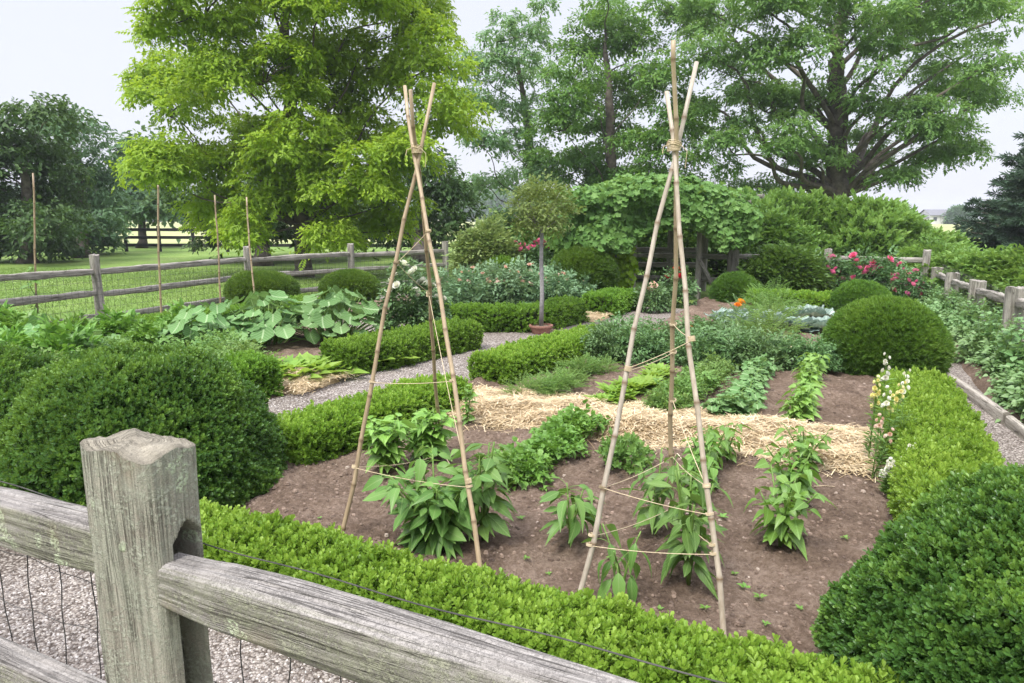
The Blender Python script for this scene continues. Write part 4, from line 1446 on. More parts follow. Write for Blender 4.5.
# standard tree in its pot
sb = G(541, 334)
pot = thing('plant_pot', 'wide terracotta pot at the foot of the standard tree', 'plant pot', sb)
g = Geo()
prof = [(.0, .02), (.155, .02), (.2, .13), (.215, .135), (.215, .165), (.185, .165), (.18, .13), (0, .13)]
N_ = 24
v = [(r_ * .86 * math.cos(k / N_ * 2 * math.pi), r_ * .86 * math.sin(k / N_ * 2 * math.pi), z_ * .86) for r_, z_ in prof for k in range(N_)]
q = [(i * N_ + j, i * N_ + (j + 1) % N_, (i + 1) * N_ + (j + 1) % N_, (i + 1) * N_ + j) for i in range(len(prof) - 1) for j in range(N_)]
g.add(v, q).build('pot_body', M['terracotta'], pot)
g = Geo()
g.add([(.156 * math.cos(k / N_ * 2 * math.pi), .156 * math.sin(k / N_ * 2 * math.pi), .12 + .01 * math.sin(k * 2.3)) for k in range(N_)] + [(0, 0, .132)], None, [(k, (k + 1) % N_, N_) for k in range(N_)])
g.build('compost', M['soil'], pot)
st = thing('standard_tree', 'slim grey-stemmed standard tree with a loose round head, in a pot', 'tree', sb + [0, 0, .12])
Geo().tube([(0, 0, 0), (.012, 0, .5), (-.005, .01, 1.0), (0, 0, 1.5)], [.036, .033, .031, .028], 10).build('trunk', M['greybark'], st, None, True)
g, gb = Geo(), Geo()
n = 470
d = rand_dirs(n, -.8, 1)
P = d * (rng.random(n) ** .4 * (1 + .3 * fbm(d * 3, 2, 5)))[:, None] * [.45, .44, .40] + [0, 0, 1.74]
scatter(g, CLUS, P, d + [0, 0, .3] + rng.normal(0, .4, (n, 3)), .13 * rng.uniform(.7, 1.3, n))
g.build('crown', M['olive'], st)
for k in range(16):
    limb(gb, (0, 0, 1.42), P[k * 31], .011, .004, .02, .1, 6, 5)
gb.build('branches', M['greybark'], st, None, True)

# ------------------------------------------------------------------ far away
hp = G(941, 224.2)
hp = np.array([D(941, 220, 205)[0], 205.0, 0])
hs = thing('house', 'white gabled farmhouse with grey roof far off on the right', 'house', hp)
g = Geo()
def gable(g, x0, x1, y0, y1, z0, z1, zr, axis=0):
    if axis == 0:   # ridge along x
        v = [(x0, y0, z0), (x1, y0, z0), (x1, y1, z0), (x0, y1, z0), (x0, y0, z1), (x1, y0, z1), (x1, y1, z1), (x0, y1, z1), (x0, (y0 + y1) / 2, zr), (x1, (y0 + y1) / 2, zr)]
        return g.add(v, [(0, 1, 5, 4), (2, 3, 7, 6), (1, 2, 6, 5), (3, 0, 4, 7)], [(5, 6, 9), (7, 4, 8)])
    v = [(x0, y0, z0), (x1, y0, z0), (x1, y1, z0), (x0, y1, z0), (x0, y0, z1), (x1, y0, z1), (x1, y1, z1), (x0, y1, z1), ((x0 + x1) / 2, y0, zr), ((x0 + x1) / 2, y1, zr)]
    return g.add(v, [(0, 1, 5, 4), (2, 3, 7, 6), (1, 2, 6, 5), (3, 0, 4, 7)], [(4, 5, 8), (6, 7, 9)])
M['hwall'] = plain_mat('white_siding', (.55, .55, .55), (.68, .68, .67), 2)
M['hroof'] = plain_mat('grey_shingle', (.13, .13, .15), (.19, .19, .21), 4)
M['hwin'] = plain_mat('window_glass', (.05, .06, .07), (.08, .09, .1), 2, .2)
gable(g, -5, 5, -3, 3, -.2, 2.6, 4.1, 0)
gable(g, -2, 2.4, -4.2, -3.01, -.2, 2.3, 3.9, 1)
gable(g, -8.2, -5.01, -2.2, 2.2, -.2, 1.9, 2.9, 0)
g.build('wall', M['hwall'], hs)
g = Geo()
for x0, x1, ym, hw, z1, zr in ((-5.4, 5.4, 0, 3.4, 2.56, 4.26), (-8.5, -5.0, 0, 2.5, 1.85, 3.02)):
    for s in (-1, 1):
        g.add([(x0, ym + s * hw, z1), (x1, ym + s * hw, z1), (x1, ym, zr), (x0, ym, zr), (x0, ym + s * hw, z1 - .15), (x1, ym + s * hw, z1 - .15)], [(0, 1, 2, 3), (0, 1, 5, 4)])
for s in (-1, 1):
    g.add([(.2 + s * 2.6, -4.5, 2.2), (.2 + s * 2.6, -1, 2.2), (.2, -1, 4.02), (.2, -4.5, 4.02)], [(0, 1, 2, 3)])
g.build('roof', M['hroof'], hs)
for x, y in ((-3.6, -3.05), (3.7, -3.05), (-1, -4.25), (1.4, -4.25)):
    g = Geo()
    g.add([(x - .5, y, .9), (x + .5, y, .9), (x + .5, y, 2.0), (x - .5, y, 2.0), (x - .5, y + .1, .9), (x + .5, y + .1, .9), (x + .5, y + .1, 2), (x - .5, y + .1, 2)], [(0, 1, 2, 3), (0, 1, 5, 4), (1, 2, 6, 5), (2, 3, 7, 6), (3, 0, 4, 7)])
    g.build('window', M['hwin'], hs)
bush('round_tree', 'small round dark tree beside the far farmhouse', 'tree', D(959, 220, 200), 3.1, 3.0, 4.2, M['bluegreen'], CLUS, 1200, 1.3, .3, lump=.1)

# distant wood along the horizon
g = Geo()
n = 15000
X_ = rng.uniform(-330, 150, n)
hh = 11 + 5 * fbm(np.stack([X_ * .03, 0 * X_, 0 * X_], 1), 4, 71)
hh = np.where((X_ > 110), 3.2, hh) * np.where(X_ > 60, np.clip((150 - X_) / 90, .3, 1), 1)
z_ = hh * rng.random(n) ** .7
P = np.stack([X_, 330 + rng.normal(0, 8, n), z_], 1)
scatter(g, CLUS, P, rand_dirs(n, -.2, .6), 3.6 * rng.uniform(.6, 1.3, n))
o = g.build('distant_wood', M['bluegreen'])
tag(o, 'faint wooded skyline far beyond the lawn', 'wood', kind='stuff')

# grass growing on the nearer lawn
g = Geo()
n = 70000
P = np.stack([rng.uniform(-18, -1, n), rng.uniform(8, 24, n), 0 * np.zeros(n)], 1)
Ug, Vg = P[:, 0] * CU - P[:, 1] * SU, P[:, 0] * SU + P[:, 1] * CU
P = P[(Ug < -9.3) | (Vg > 15.2)]
n = len(P)
bl = Geo().add([(0, -.06, 0), (0, .06, 0), (.6, .045, .05), (1, 0, -.05), (.6, -.045, .05)], [(0, 1, 2, 4)], [(4, 2, 3)], [(.5, 0, 0)] * 5)
d = np.array([0, 0, .7]) + rng.normal(0, .45, (n, 3))
d[:, 2] = np.abs(d[:, 2]) + .15
x, y, z = frame(d, rng.normal(0, 1, (n, 3)))
g.inst(bl, P, x, y, z, np.stack([rng.uniform(.035, .08, n), rng.uniform(.07, .12, n), rng.uniform(.04, .08, n)], 1))
o = g.build('lawn_grass', M['grass'])
o['kind'] = 'stuff'
def Gs(px, py):
    """where the soil surface shows at that picture point"""
    z = .085
    for _ in range(5):
        p = G(px, py, z)
        z = float(soil_h(p[0], p[1]))
    p[2] = z - .006
    return p


# ------------------------------------------------------------------ bamboo canes
def cane_geo(g, a, b, r0=.0125, r1=.0095):
    a, b = np.asarray(a, float), np.asarray(b, float)
    L = np.linalg.norm(b - a)
    ks = np.arange(.1 + rng.random() * .1, L - .04, .235)
    ts, nodes, rm = [0.0], [0.0], [1.0]
    for k in ks:
        for dt, nv, q in ((-.016, 0, 1), (-.006, .55, 1.13), (.0, 1, 1.2), (.006, .6, 1.1), (.016, 0, .97)):
            ts.append(k + dt)
            nodes.append(nv)
            rm.append(q)
    ts.append(L)
    nodes.append(0)
    rm.append(1)
    ts = np.array(ts)
    side = unit(np.cross(b - a, [.3, .8, .1]))
    p = a + unit(b - a) * ts[:, None] + side * (.010 * np.sin(ts * 3.1 + rng.random() * 6) + .004 * np.sin(ts * 11))[:, None]
    rad = (r0 + (r1 - r0) * ts / L) * np.array(rm)
    g.tube(p, rad, 12, True, None, nodes)
    return p


def on_line(a, b, z):
    t = (z - a[2]) / (b[2] - a[2])
    return a + (b - a) * t


def string(g, pts, sag=.02, r=.0017):
    for a, b in zip(pts[:-1], pts[1:]):
        t = np.linspace(0, 1, 12)[:, None]
        p = a + (b - a) * t - np.array([0, 0, 1]) * sag * np.linalg.norm(b - a) * (4 * t * (1 - t))
        g.tube(p, r, 5, False)


def wrap(g, c, axis, r, turns, pitch, rad=.0022):
    ax = unit(axis)
    x = unit(np.cross(ax, [1, .3, 0]))
    y = np.cross(ax, x)
    t = np.linspace(0, turns * 2 * math.pi, int(turns * 16))
    p = c + x * (r * np.cos(t))[:, None] + y * (r * np.sin(t))[:, None] + ax * ((t / (2 * math.pi) - turns / 2) * pitch)[:, None]
    g.tube(p, rad, 5)


def tripod(label, legs, tie, strings):
    """legs: (foot, top); both ends in world space"""
    base = np.mean([l[0] for l in legs], axis=0)
    base[2] = .03
    th = thing('cane_tripod', label, 'plant support', base, 0, 'bamboo cane tripods')
    for a, b in legs:
        g = Geo()
        a = np.array(a, float)
        d = unit(np.array(b) - a)
        cane_geo(g, a - d * .12, b)
        g.build('cane', M['cane'], th, base, True)
    g = Geo()
    wrap(g, tie, (0, 0, 1), .028, 6, .006)
    wrap(g, tie + [0, 0, .012], (.3, .2, 1), .030, 3, .008)
    g.tube([tie + [.02, -.02, .01], tie + [.05, -.03, -.02], tie + [.045, -.03, -.09]], .0018, 5)
    g.tube([tie + [-.02, -.02, .01], tie + [-.05, -.02, .0], tie + [-.055, -.03, -.03]], .0018, 5)
    g.build('twine_binding', M['twine'], th, base)
    for path in strings:
        g = Geo()
        pts = [on_line(np.array(legs[i][0], float), np.array(legs[i][1], float), z) + unit(np.array([0, 0, 0]) - legs[i][0]) * [.011, .011, 0] for i, z in path]
        string(g, pts)
        for (i, z), p in zip(path, pts):
            wrap(g, on_line(np.array(legs[i][0], float), np.array(legs[i][1], float), z), np.array(legs[i][1]) - np.array(legs[i][0]), .0155, 3, .004, .0017)
        g.build('twine', M['twine'], th, base)
    return th


def zpx(foot, top, py):
    """height on a cane that shows at picture row py"""
    foot, top = np.array(foot), np.array(top)
    best = min(np.linspace(0, 1, 400), key=lambda t: abs(rowof(foot + (top - foot) * t) - py))
    return float((foot + (top - foot) * best)[2])


def rowof(p):
    q = np.array(p) - [0, 0, CAMH]
    c, s = math.cos(TILT), math.sin(TILT)
    return 341.5 - FPX * (q[2] * c + q[1] * s) / (q[1] * c - q[2] * s)


def via(foot, tie, k, prow):
    """cane from its foot past the tie, up to picture row prow"""
    a = k * 2.1 + .5
    t = tie + np.array([math.cos(a), math.sin(a), 0]) * .0125
    lo, hi = 1.0, 2.5
    for _ in range(40):
        m = (lo + hi) / 2
        if rowof(foot + (t - foot) * m) > prow:
            lo = m
        else:
            hi = m
    return (foot, foot + (t - foot) * lo)


fa, fb, fc = Gs(576, 608), Gs(723, 640), Gs(672, 527)
Yt = 3.05
tieR = D(674, 147, Yt)
ra, rb_, rc_ = via(fa, tieR, 0, 62), via(fb, tieR, 1, 92), via(fc, tieR, 2, 40)
legsR = [ra, rb_, rc_]
zz = lambda L_, i, py: (i, zpx(L_[i][0], L_[i][1], py))
tripod('taller right-hand tripod of bamboo canes tied with jute twine', legsR, tieR,
       [[zz(legsR, 0, 545), zz(legsR, 1, 553)], [zz(legsR, 0, 487), zz(legsR, 1, 513)], [zz(legsR, 0, 487), zz(legsR, 2, 456)], [zz(legsR, 2, 456), zz(legsR, 1, 485)], [zz(legsR, 2, 505), zz(legsR, 1, 545)],
        [zz(legsR, 0, 535), zz(legsR, 2, 507)], [zz(legsR, 0, 370), zz(legsR, 2, 352)], [zz(legsR, 2, 324), zz(legsR, 1, 338)], [zz(legsR, 0, 368), zz(legsR, 1, 340)], [zz(legsR, 2, 400), zz(legsR, 1, 486)]])
la, lb, lc = Gs(340, 542), Gs(485, 583), Gs(443, 457)
Yt = 3.7
tieL = D(417, 150, Yt)
legsL = [via(la, tieL, 0, 83), via(lb, tieL, 1, 86), via(lc, tieL, 2, 90)]
tripod('left-hand tripod of bamboo canes standing over pepper bushes', legsL, tieL,
       [[zz(legsL, 0, 467), zz(legsL, 1, 486)], [zz(legsL, 0, 466), zz(legsL, 2, 453)], [zz(legsL, 2, 450), zz(legsL, 1, 482)], [zz(legsL, 0, 262), zz(legsL, 1, 231)], [zz(legsL, 2, 295), zz(legsL, 1, 480)], [zz(legsL, 0, 382), zz(legsL, 1, 380)], [zz(legsL, 0, 263), zz(legsL, 2, 292)]])

for (bx, by, tx, ty, Y, lab) in ((36, 322, 33, 173, 10.7, 'upright bamboo cane nearest the left edge with a climber at its foot'),
                                 (161, 334, 157.5, 185, 10.3, 'upright bamboo cane just right of the leftmost visible fence post'),
                                 (221, 310, 215, 195, 12.2, 'upright bamboo cane behind the squash leaves, left one of the close pair'),
                                 (255.5, 310, 246, 197, 12.2, 'upright bamboo cane in front of the left clipped ball')):
    a, b = D(bx, by, Y), D(tx, ty, Y)
    a[2] = 0.0
    a2 = a.copy()
    a2[2] = -.05
    g = Geo()
    cane_geo(g, a2, b, .016, .013)
    tag(g.build('bamboo_cane', M['cane'], None, a, True), lab, 'bamboo cane', 'single bamboo canes on the left')


# ------------------------------------------------------------------ vegetables (each prototype is built once at the origin)
def leafy(name, label, cat, h, stems, nleaf, leaf_len, mat, tpl, spread=.5, droop=.5, width=1.0, group=None, zlo=.15, tip=.0, arch=0.3, petiole=.25, seed=None):
    """stemmed plant with leaves on petioles"""
    th = thing(name, label, cat, (0, 0, 0), 0, group)
    gs, gl = Geo(), Geo()
    per = nleaf // stems
    for s in range(stems):
        a = s / stems * 2 * math.pi + rng.uniform(-.4, .4)
        e = np.array([math.cos(a) * spread * h * rng.uniform(.3, 1), math.sin(a) * spread * h * rng.uniform(.3, 1), h * rng.uniform(.75, 1.05)])
        if stems == 1:
            e[:2] *= .2
        t = np.linspace(0, 1, 7)[:, None]
        p = e * np.concatenate([t ** (1 + arch), t ** (1 + arch), t ** .9], 1)
        gs.tube(p, np.linspace(.008, .004, 7) * (h / .45) ** .5, 6)
        tt = np.clip(zlo + (1 - zlo) * (np.arange(per) + rng.random(per)) / per, 0, 1)
        q = np.stack([np.interp(tt, t[:, 0], p[:, k]) for k in range(3)], 1)
        b = np.arange(per) * 2.4 + rng.random() * 6
        el = -droop * .4 + tip * tt + rng.normal(0, .22, per)
        d = np.stack([np.cos(b), np.sin(b), el], 1)
        pl = petiole * leaf_len * rng.uniform(.7, 1.4, per)
        q2 = q + unit(d + [0, 0, .5]) * pl[:, None]
        for i in range(per):
            gs.tube([q[i], (q[i] + q2[i]) / 2 + [0, 0, .004], q2[i]], .0016, 4, False)
        sz = leaf_len * rng.uniform(.65, 1.15, per) * (1.08 - .3 * tt)
        x, y, z = frame(d, None, rng.normal(0, .35, per))
        alts = {id(LEAF_B): [LEAF_B, LEAF_B2, LEAF_B3], id(LEAF_H): [LEAF_H, LEAF_H2, LEAF_H]}.get(id(tpl), [tpl])
        pk = rng.integers(0, len(alts), per)
        sz *= rng.uniform(.6, 1.15, per)
        for ai, al in enumerate(alts):
            mk = pk == ai
            gl.inst(al, q2[mk], x[mk], y[mk], z[mk], np.stack([sz, sz * width, sz], 1)[mk])
    gs.build('stem', M['stem'], th, None, True)
    gl.build('foliage', mat, th, None, True)
    return th


def rosette(name, label, cat, n, leaf_len, mat, tpl, up0=.3, up1=1.6, width=1.0, group=None):
    th = thing(name, label, cat, (0, 0, 0), 0, group)
    a = np.arange(n) * 2.4 + rng.random()
    t = np.linspace(0, 1, n)
    d = np.stack([np.cos(a), np.sin(a), up0 + (up1 - up0) * t], 1) + rng.normal(0, .12, (n, 3))
    x, y, z = frame(d, None, rng.normal(0, .2, n))
    s = leaf_len * (1.1 - .45 * t) * rng.uniform(.85, 1.15, n)
    P = np.stack([np.cos(a), np.sin(a), 0 * a], 1) * .12 * leaf_len + [0, 0, .015]
    Geo().inst(tpl, P, x, y, z, np.stack([s, s * width, s], 1)).build('foliage', mat, th, None, True)
    return th


def feather(name, label, cat, h, rx, n, size, mat, tpls, up=.7, group=None):
    th = thing(name, label, cat, (0, 0, 0), 0, group)
    d = rand_dirs(n, 0, 1)
    rad = (.15 + .85 * rng.random(n)) ** .6
    P = d * rad[:, None] * [rx, rx, h] + [0, 0, .02]
    g = Geo()
    scatter(g, tpls, P, unit(d * [1, 1, .3]) + [0, 0, up] + rng.normal(0, .35, (n, 3)), size * rng.uniform(.7, 1.3, n))
    g.build('foliage', mat, th)
    gs = Geo()
    for k in range(5):
        gs.tube([(0, 0, 0), P[k * (n // 6)] * .5, P[k * (n // 6)]], [.005, .004, .002], 5)
    gs.build('stem', M['stem'], th)
    return th


def place(th, p, rz=None, sc=1.0):
    th.location = [float(p[0]), float(p[1]), float(p[2]) if len(p) > 2 else 0]
    th.rotation_euler = (0, 0, rng.uniform(0, 6.28) if rz is None else rz)
    th.scale = (sc, sc, sc)
    return th


def row(proto, pts, n, group, label, jit=.03, sc=(.85, 1.15)):
    """plants of one row: the prototype itself, then copies"""
    pts = np.array(pts)
    t = np.linspace(0, 1, len(pts))
    for k in range(n):
        s = (k + .5) / n
        p = np.array([np.interp(s, t, pts[:, 0]), np.interp(s, t, pts[:, 1]), 0])
        p[:2] += rng.normal(0, jit, 2)
        p[2] = soil_h(p[0], p[1]) - .006
        if k == 0:
            place(proto, p, None, rng.uniform(*sc))
            tag(proto, label, None, group)
        else:
            dup(proto, p, rng.uniform(0, 6.28), rng.uniform(*sc), label, group)


# front bed
PL = 'pepper plants in the front bed'
b1 = leafy('pepper_plant', 'large bushy pepper plant filling the left tripod', 'vegetable plant', .46, 13, 300, .15, M['pepper'], LEAF_B, .74, .3, 1.1, PL, .08)
place(b1, Gs(436, 548), 1.0)
b1b = leafy('pepper_plant', 'pepper plant just behind the front right cane of the left tripod', 'vegetable plant', .54, 5, 90, .15, M['pepper'], LEAF_B, .32, .35, 1.05, PL, .15)
place(b1b, Gs(483, 540), .3)
b2 = leafy('pepper_plant', 'small single pepper plant with drooping leaves between the two tripods', 'vegetable plant', .36, 3, 36, .19, M['pepper'], LEAF_B, .2, .8, .95, PL, .3)
place(b2, Gs(570, 545), 2)
b3 = leafy('pepper_plant', 'tall pepper plant climbing inside the right tripod', 'vegetable plant', .58, 5, 92, .145, M['pepper'], LEAF_B, .26, .6, .95, PL, .15)
place(b3, Gs(688, 585), 1.2)
b3c = leafy('pepper_plant', 'second pepper plant behind the middle cane of the right tripod', 'vegetable plant', .42, 5, 64, .13, M['pepper'], LEAF_B, .35, .5, 1., PL, .2)
place(b3c, Gs(655, 535), .4)
b3b = leafy('pepper_plant', 'low wilting pepper plant with hanging leaves left of the tall one', 'vegetable plant', .29, 3, 18, .17, M['pepper'], LEAF_B, .7, 2.2, .8, PL, .35)
place(b3b, Gs(622, 590), .2)
b4 = leafy('bean_plant', 'upright bean plant with pale leaves in front of the straw, right of the tripods', 'vegetable plant', .36, 5, 75, .12, M['bean'], LEAF_H, .6, .3, .95, 'bean plants on the right of the front bed', .1)
place(b4, Gs(780, 548), .5)
dup(b4, Gs(792, 500), 2.3, .95, 'bean plant standing behind the front one, closer to the straw', 'bean plants on the right of the front bed')
dup(b4, Gs(804, 470), 4.0, .85, 'bean plant touching the front edge of the straw on the right', 'bean plants on the right of the front bed')
b5 = leafy('basil_plant', 'broad pale-leaved basil plant beside the left hedge, left one of a pair', 'herb plant', .34, 9, 190, .125, M['basil'], LEAF_H, .62, .2, .95, 'basil plants by the left hedge', .15, .3)
place(b5, Gs(388, 468), .3)
dup(b5, Gs(428, 460), 1.9, 1.05, 'broad pale-leaved basil plant inside the back cane of the left tripod', 'basil plants by the left hedge')
b5c = leafy('basil_plant', 'small upright leafy sprout at the left end of the straw', 'herb plant', .32, 3, 60, .06, M['bean'], LEAF_H, .15, .2, 1., 'basil plants by the left hedge', .1, .3)
place(b5c, Gs(467, 424), .3)
c1 = feather('parsley_plant', '', 'herb plant', .12, .14, 70, .075, M['bean'], [cluster(9, LEAF_H, .42), cluster(8, LEAF_H, .5)], .5)
row(c1, [Gs(500, 484), Gs(535, 466), Gs(560, 445), Gs(580, 432)], 15, 'short row of parsley in the front bed', 'low parsley plant of the short bright row left of the right tripod', .05)
c1b = feather('coriander_plant', 'isolated feathery green seedling clump beside the left cane of the right tripod', 'herb plant', .2, .16, 120, .07, M['carrot'], [sprig(9, .9, LEAF_O, .5)], .6)
place(c1b, Gs(625, 468))
c2 = leafy('bean_plant', '', 'vegetable plant', .26, 3, 36, .10, M['bean'], LEAF_H, .45, .3, 1.)
row(c2, [Gs(690, 505), Gs(700, 478), Gs(722, 455)], 7, 'bean plants behind the right tripod', 'bright bean plant of the short row just behind the right tripod', .03)
# seedlings
sd = rosette('weed_seedling', 'tiny weed seedling sprouting from the bare soil', 'weed', 6, .024, M['bean'], LEAF_O, .4, 1, 1)
spots = [(540, 610), (760, 600), (745, 590), (612, 560), (526, 560), (548, 575), (705, 610), (735, 575), (800, 610), (722, 520), (590, 500), (520, 520), (660, 610), (845, 540), (380, 500), (320, 520), (505, 590), (640, 640), (700, 640), (765, 625)]
for k, (x, y) in enumerate(spots):
    if k == 0:
        place(sd, Gs(x, y))
        tag(sd, None, None, 'weed seedlings on the soil')
    else:
        dup(sd, Gs(x, y), rng.uniform(0, 6), rng.uniform(.6, 1.5))

# second bed, rows running away from the straw
r1 = feather('carrot_plant', '', 'vegetable plant', .13, .14, 90, .09, M['carrot'], PINN, .7)
row(r1, [Gs(524, 398), Gs(552, 390), Gs(574, 378), Gs(604, 372)], 11, 'feathery carrot row behind the straw', 'feathery grey-green carrot plant of the leftmost row behind the straw', .03)
r2 = rosette('lettuce_plant', '', 'vegetable plant', 24, .17, M['lettuce'], LEAF_H, .5, 1.8, .8)
row(r2, [Gs(606, 406), Gs(634, 392), Gs(664, 370)], 18, 'lettuce row behind the straw', 'bright lettuce plant of the second row behind the straw', .04)
r3 = feather('carrot_plant', '', 'vegetable plant', .14, .13, 90, .09, M['carrot'], CLUS, .5)
row(r3, [Gs(664, 414), Gs(690, 400), Gs(712, 374)], 11, 'low ferny row behind the right tripod', 'soft ferny crop plant of the third row behind the straw', .04)
r4 = leafy('melon_plant', '', 'vegetable plant', .2, 5, 60, .12, M['squash'], LEAF_L, .8, .15, 1.)
row(r4, [Gs(722, 422), Gs(742, 404), Gs(760, 374)], 12, 'melon row behind the straw', 'round-leaved melon plant of the fourth row behind the straw', .04)
r5 = leafy('bean_plant', '', 'vegetable plant', .24, 4, 56, .115, M['basil'], LEAF_H, .45, .25, .95)
row(r5, [Gs(795, 428), Gs(804, 406), Gs(812, 374)], 8, 'pale bean row beside the big clipped ball', 'pale bean plant of the fifth row, beside the big clipped ball', .03)
# tall tomatoes across the back of the bed
tm = feather('tomato_plant', '', 'vegetable plant', .44, .34, 340, .13, M['tomato'], [cluster(11, LEAF_N, .5), cluster(12, LEAF_B, .36), cluster(11, LEAF_B, .36)], .4)
tl = 'dark bushy tomato plant in the tall rank across the back of the middle bed'
pts = [(612, 372), (640, 372), (700, 376), (728, 378), (757, 378), (786, 376), (815, 378)]
tg_ = 'tall rank of tomato plants across the middle bed'
for k, (x, y) in enumerate(pts):
    p = Gs(x, y - 10)
    if k == 0:
        place(tm, p)
        tag(tm, tl, None, tg_)
    else:
        dup(tm, p, rng.uniform(0, 6), rng.uniform(.85, 1.0) * (.8 if x > 770 else 1), tl, tg_)
for k, (x, y) in enumerate([(655, 354), (690, 356), (715, 354), (625, 352)]):
    dup(tm, Gs(x, y), rng.uniform(0, 6), rng.uniform(.85, 1.05), tl, tg_)
# marigolds
def bloom_plant(name, label, cat, h, rx, n, leaf, tpls, lsize, blooms, bmat, bsize, group=None, zr=(.6, 1.05), up=.5):
    th = feather(name, label, cat, h, rx, n, lsize, leaf, tpls, up, group)
    g = Geo().inst(ROSE, [(0, 0, 0)], np.array([[1., 0, 0]]), np.array([[0, 1., 0]]), np.array([[0, 0, 1.]]), bsize, np.array([.5]))
    first = None
    for k in range(blooms):
        a = k * 2.4 + rng.random()
        z = rng.uniform(*zr)
        rr = rx * math.sqrt(max(.05, 1 - (min(z, .97)) ** 2)) * rng.uniform(.88, 1.12)
        if first is None:
            first = o = g.build('bloom', bmat, th)
        else:
            o = first.copy()
            COL.objects.link(o)
            o.parent = th
        o.location = (rr * math.cos(a), rr * math.sin(a), h * z)
        o.rotation_euler = (rng.uniform(-.9, .9), rng.uniform(-.9, .9), rng.uniform(0, 6))
        s = rng.uniform(.75, 1.25)
        o.scale = (s, s, s)
    return th


ROSESPRIG = [cluster(9, LEAF_O, .45), cluster(10, LEAF_O, .42)]
mg = bloom_plant('marigold_plant', 'orange-flowered marigold among the tomatoes left of the cabbages', 'flower', .48, .22, 80, M['tomato'], PINN, .16, 3, M['orange'], .12, 'marigolds', (.9, 1.05))
place(mg, G(738, 336))
dup(mg, G(694, 356), 2.0, .75, 'small orange marigold beside the front cane of the right tripod', 'marigolds')
# cabbages
cb = rosette('cabbage', '', 'vegetable plant', 20, .3, M['cabbage'], LEAF_S, .15, 2.2, 1.1)
cg = 'blue-grey cabbages in the far right bed'
for k, (x, y) in enumerate([(800, 331), (812, 322), (822, 332), (793, 322), (728, 326), (750, 322), (770, 328), (742, 332)]):
    lab = 'blue-grey cabbage in the patch left of the clipped balls' if k < 4 else 'blue-grey cabbage in the patch behind the marigold'
    if k == 0:
        place(cb, G(x, y, .05))
        tag(cb, lab, None, cg)
    else:
        dup(cb, G(x, y, .05), rng.uniform(0, 6), rng.uniform(.9, 1.25), lab, cg)
ap = feather('asparagus_plant', '', 'vegetable plant', .45, .4, 160, .17, M['carrot'], PINN, .6)
for k, (x, y) in enumerate([(772, 340), (768, 326), (755, 345), (780, 315), (760, 312), (775, 306)]):
    lab = 'soft ferny yellow-green plant behind the tomato rank near the cabbages'
    if k == 0:
        place(ap, G(x, y, .03))
        tag(ap, lab, None, 'ferny plants near the cabbages')
    else:
        dup(ap, G(x, y, .03), rng.uniform(0, 6), rng.uniform(.8, 1.1), lab, 'ferny plants near the cabbages')

# snapdragons by the right hedge
def snap(name, label, h, fmat, nf, group, branches=3):
    th = thing(name, label, 'flower', (0, 0, 0), 0, group)
    gs, gl = Geo(), Geo()
    for k in range(branches):
        e = np.array([rng.normal(0, .05), rng.normal(0, .05), h * (1 if k == 0 else rng.uniform(.6, .85))])
        gs.tube([(0, 0, 0), e * [.6, .6, .5], e], [.004, .0035, .002], 5)
        n = 34
        t = rng.uniform(.08, .8, n)
        a = rng.uniform(0, 6.28, n)
        d = np.stack([np.cos(a), np.sin(a), .5 + 0 * a], 1)
        x, y, z = frame(d)
        gl.inst(LEAF_N, e * t[:, None], x, y, z, .06 * rng.uniform(.7, 1.3, n))
        gf = Geo()
        m = nf if k == 0 else max(4, nf - 3)
        t = np.linspace(.78, 1.0, m)
        a = np.arange(m) * 2.4
        d = np.stack([np.cos(a), np.sin(a), .2 + 0 * a], 1)
        x, y, z = frame(d)
        gf.inst(ROSE, e * t[:, None] + d * .010, z, y, x, .032 * (1.25 - .5 * np.linspace(0, 1, m)))
        gf.build('flower_spike', fmat, th)
    gs.build('stem', M['stem'], th)
    gl.build('foliage', M['carrot'], th)
    return th


SG = 'snapdragons beside the right hedge'
for lab, px, py, h, key, nf, br in (
        ('tallest white snapdragon, its spike against the big clipped ball', 878, 470, .78, 'white', 9, 2),
        ('yellow snapdragon at the right end of the straw', 868, 462, .60, 'yellow', 8, 2),
        ('taller yellow snapdragon right of the straw end', 884, 470, .62, 'yellow', 8, 2),
        ('white snapdragon leaning on the right hedge', 896, 465, .66, 'white', 7, 1),
        ('pink snapdragon at the right end of the straw', 872, 478, .42, 'pinkw', 7, 2),
        ('low white snapdragon in front, touching the bottom right mound', 889, 498, .26, 'white', 9, 3),
        ('low white snapdragon nearest the right hedge end', 908, 500, .34, 'white', 9, 4)):
    place(snap('snapdragon', lab, h, M[key], nf, SG, br), Gs(px, py))
wp = feather('wispy_plant', 'pale wispy grey-green plant between snapdragons and hedge', 'flower', .35, .12, 120, .06, M['carrot'], [sprig(9, .8, LEAF_N, .5)], .9)
place(wp, Gs(896, 470))

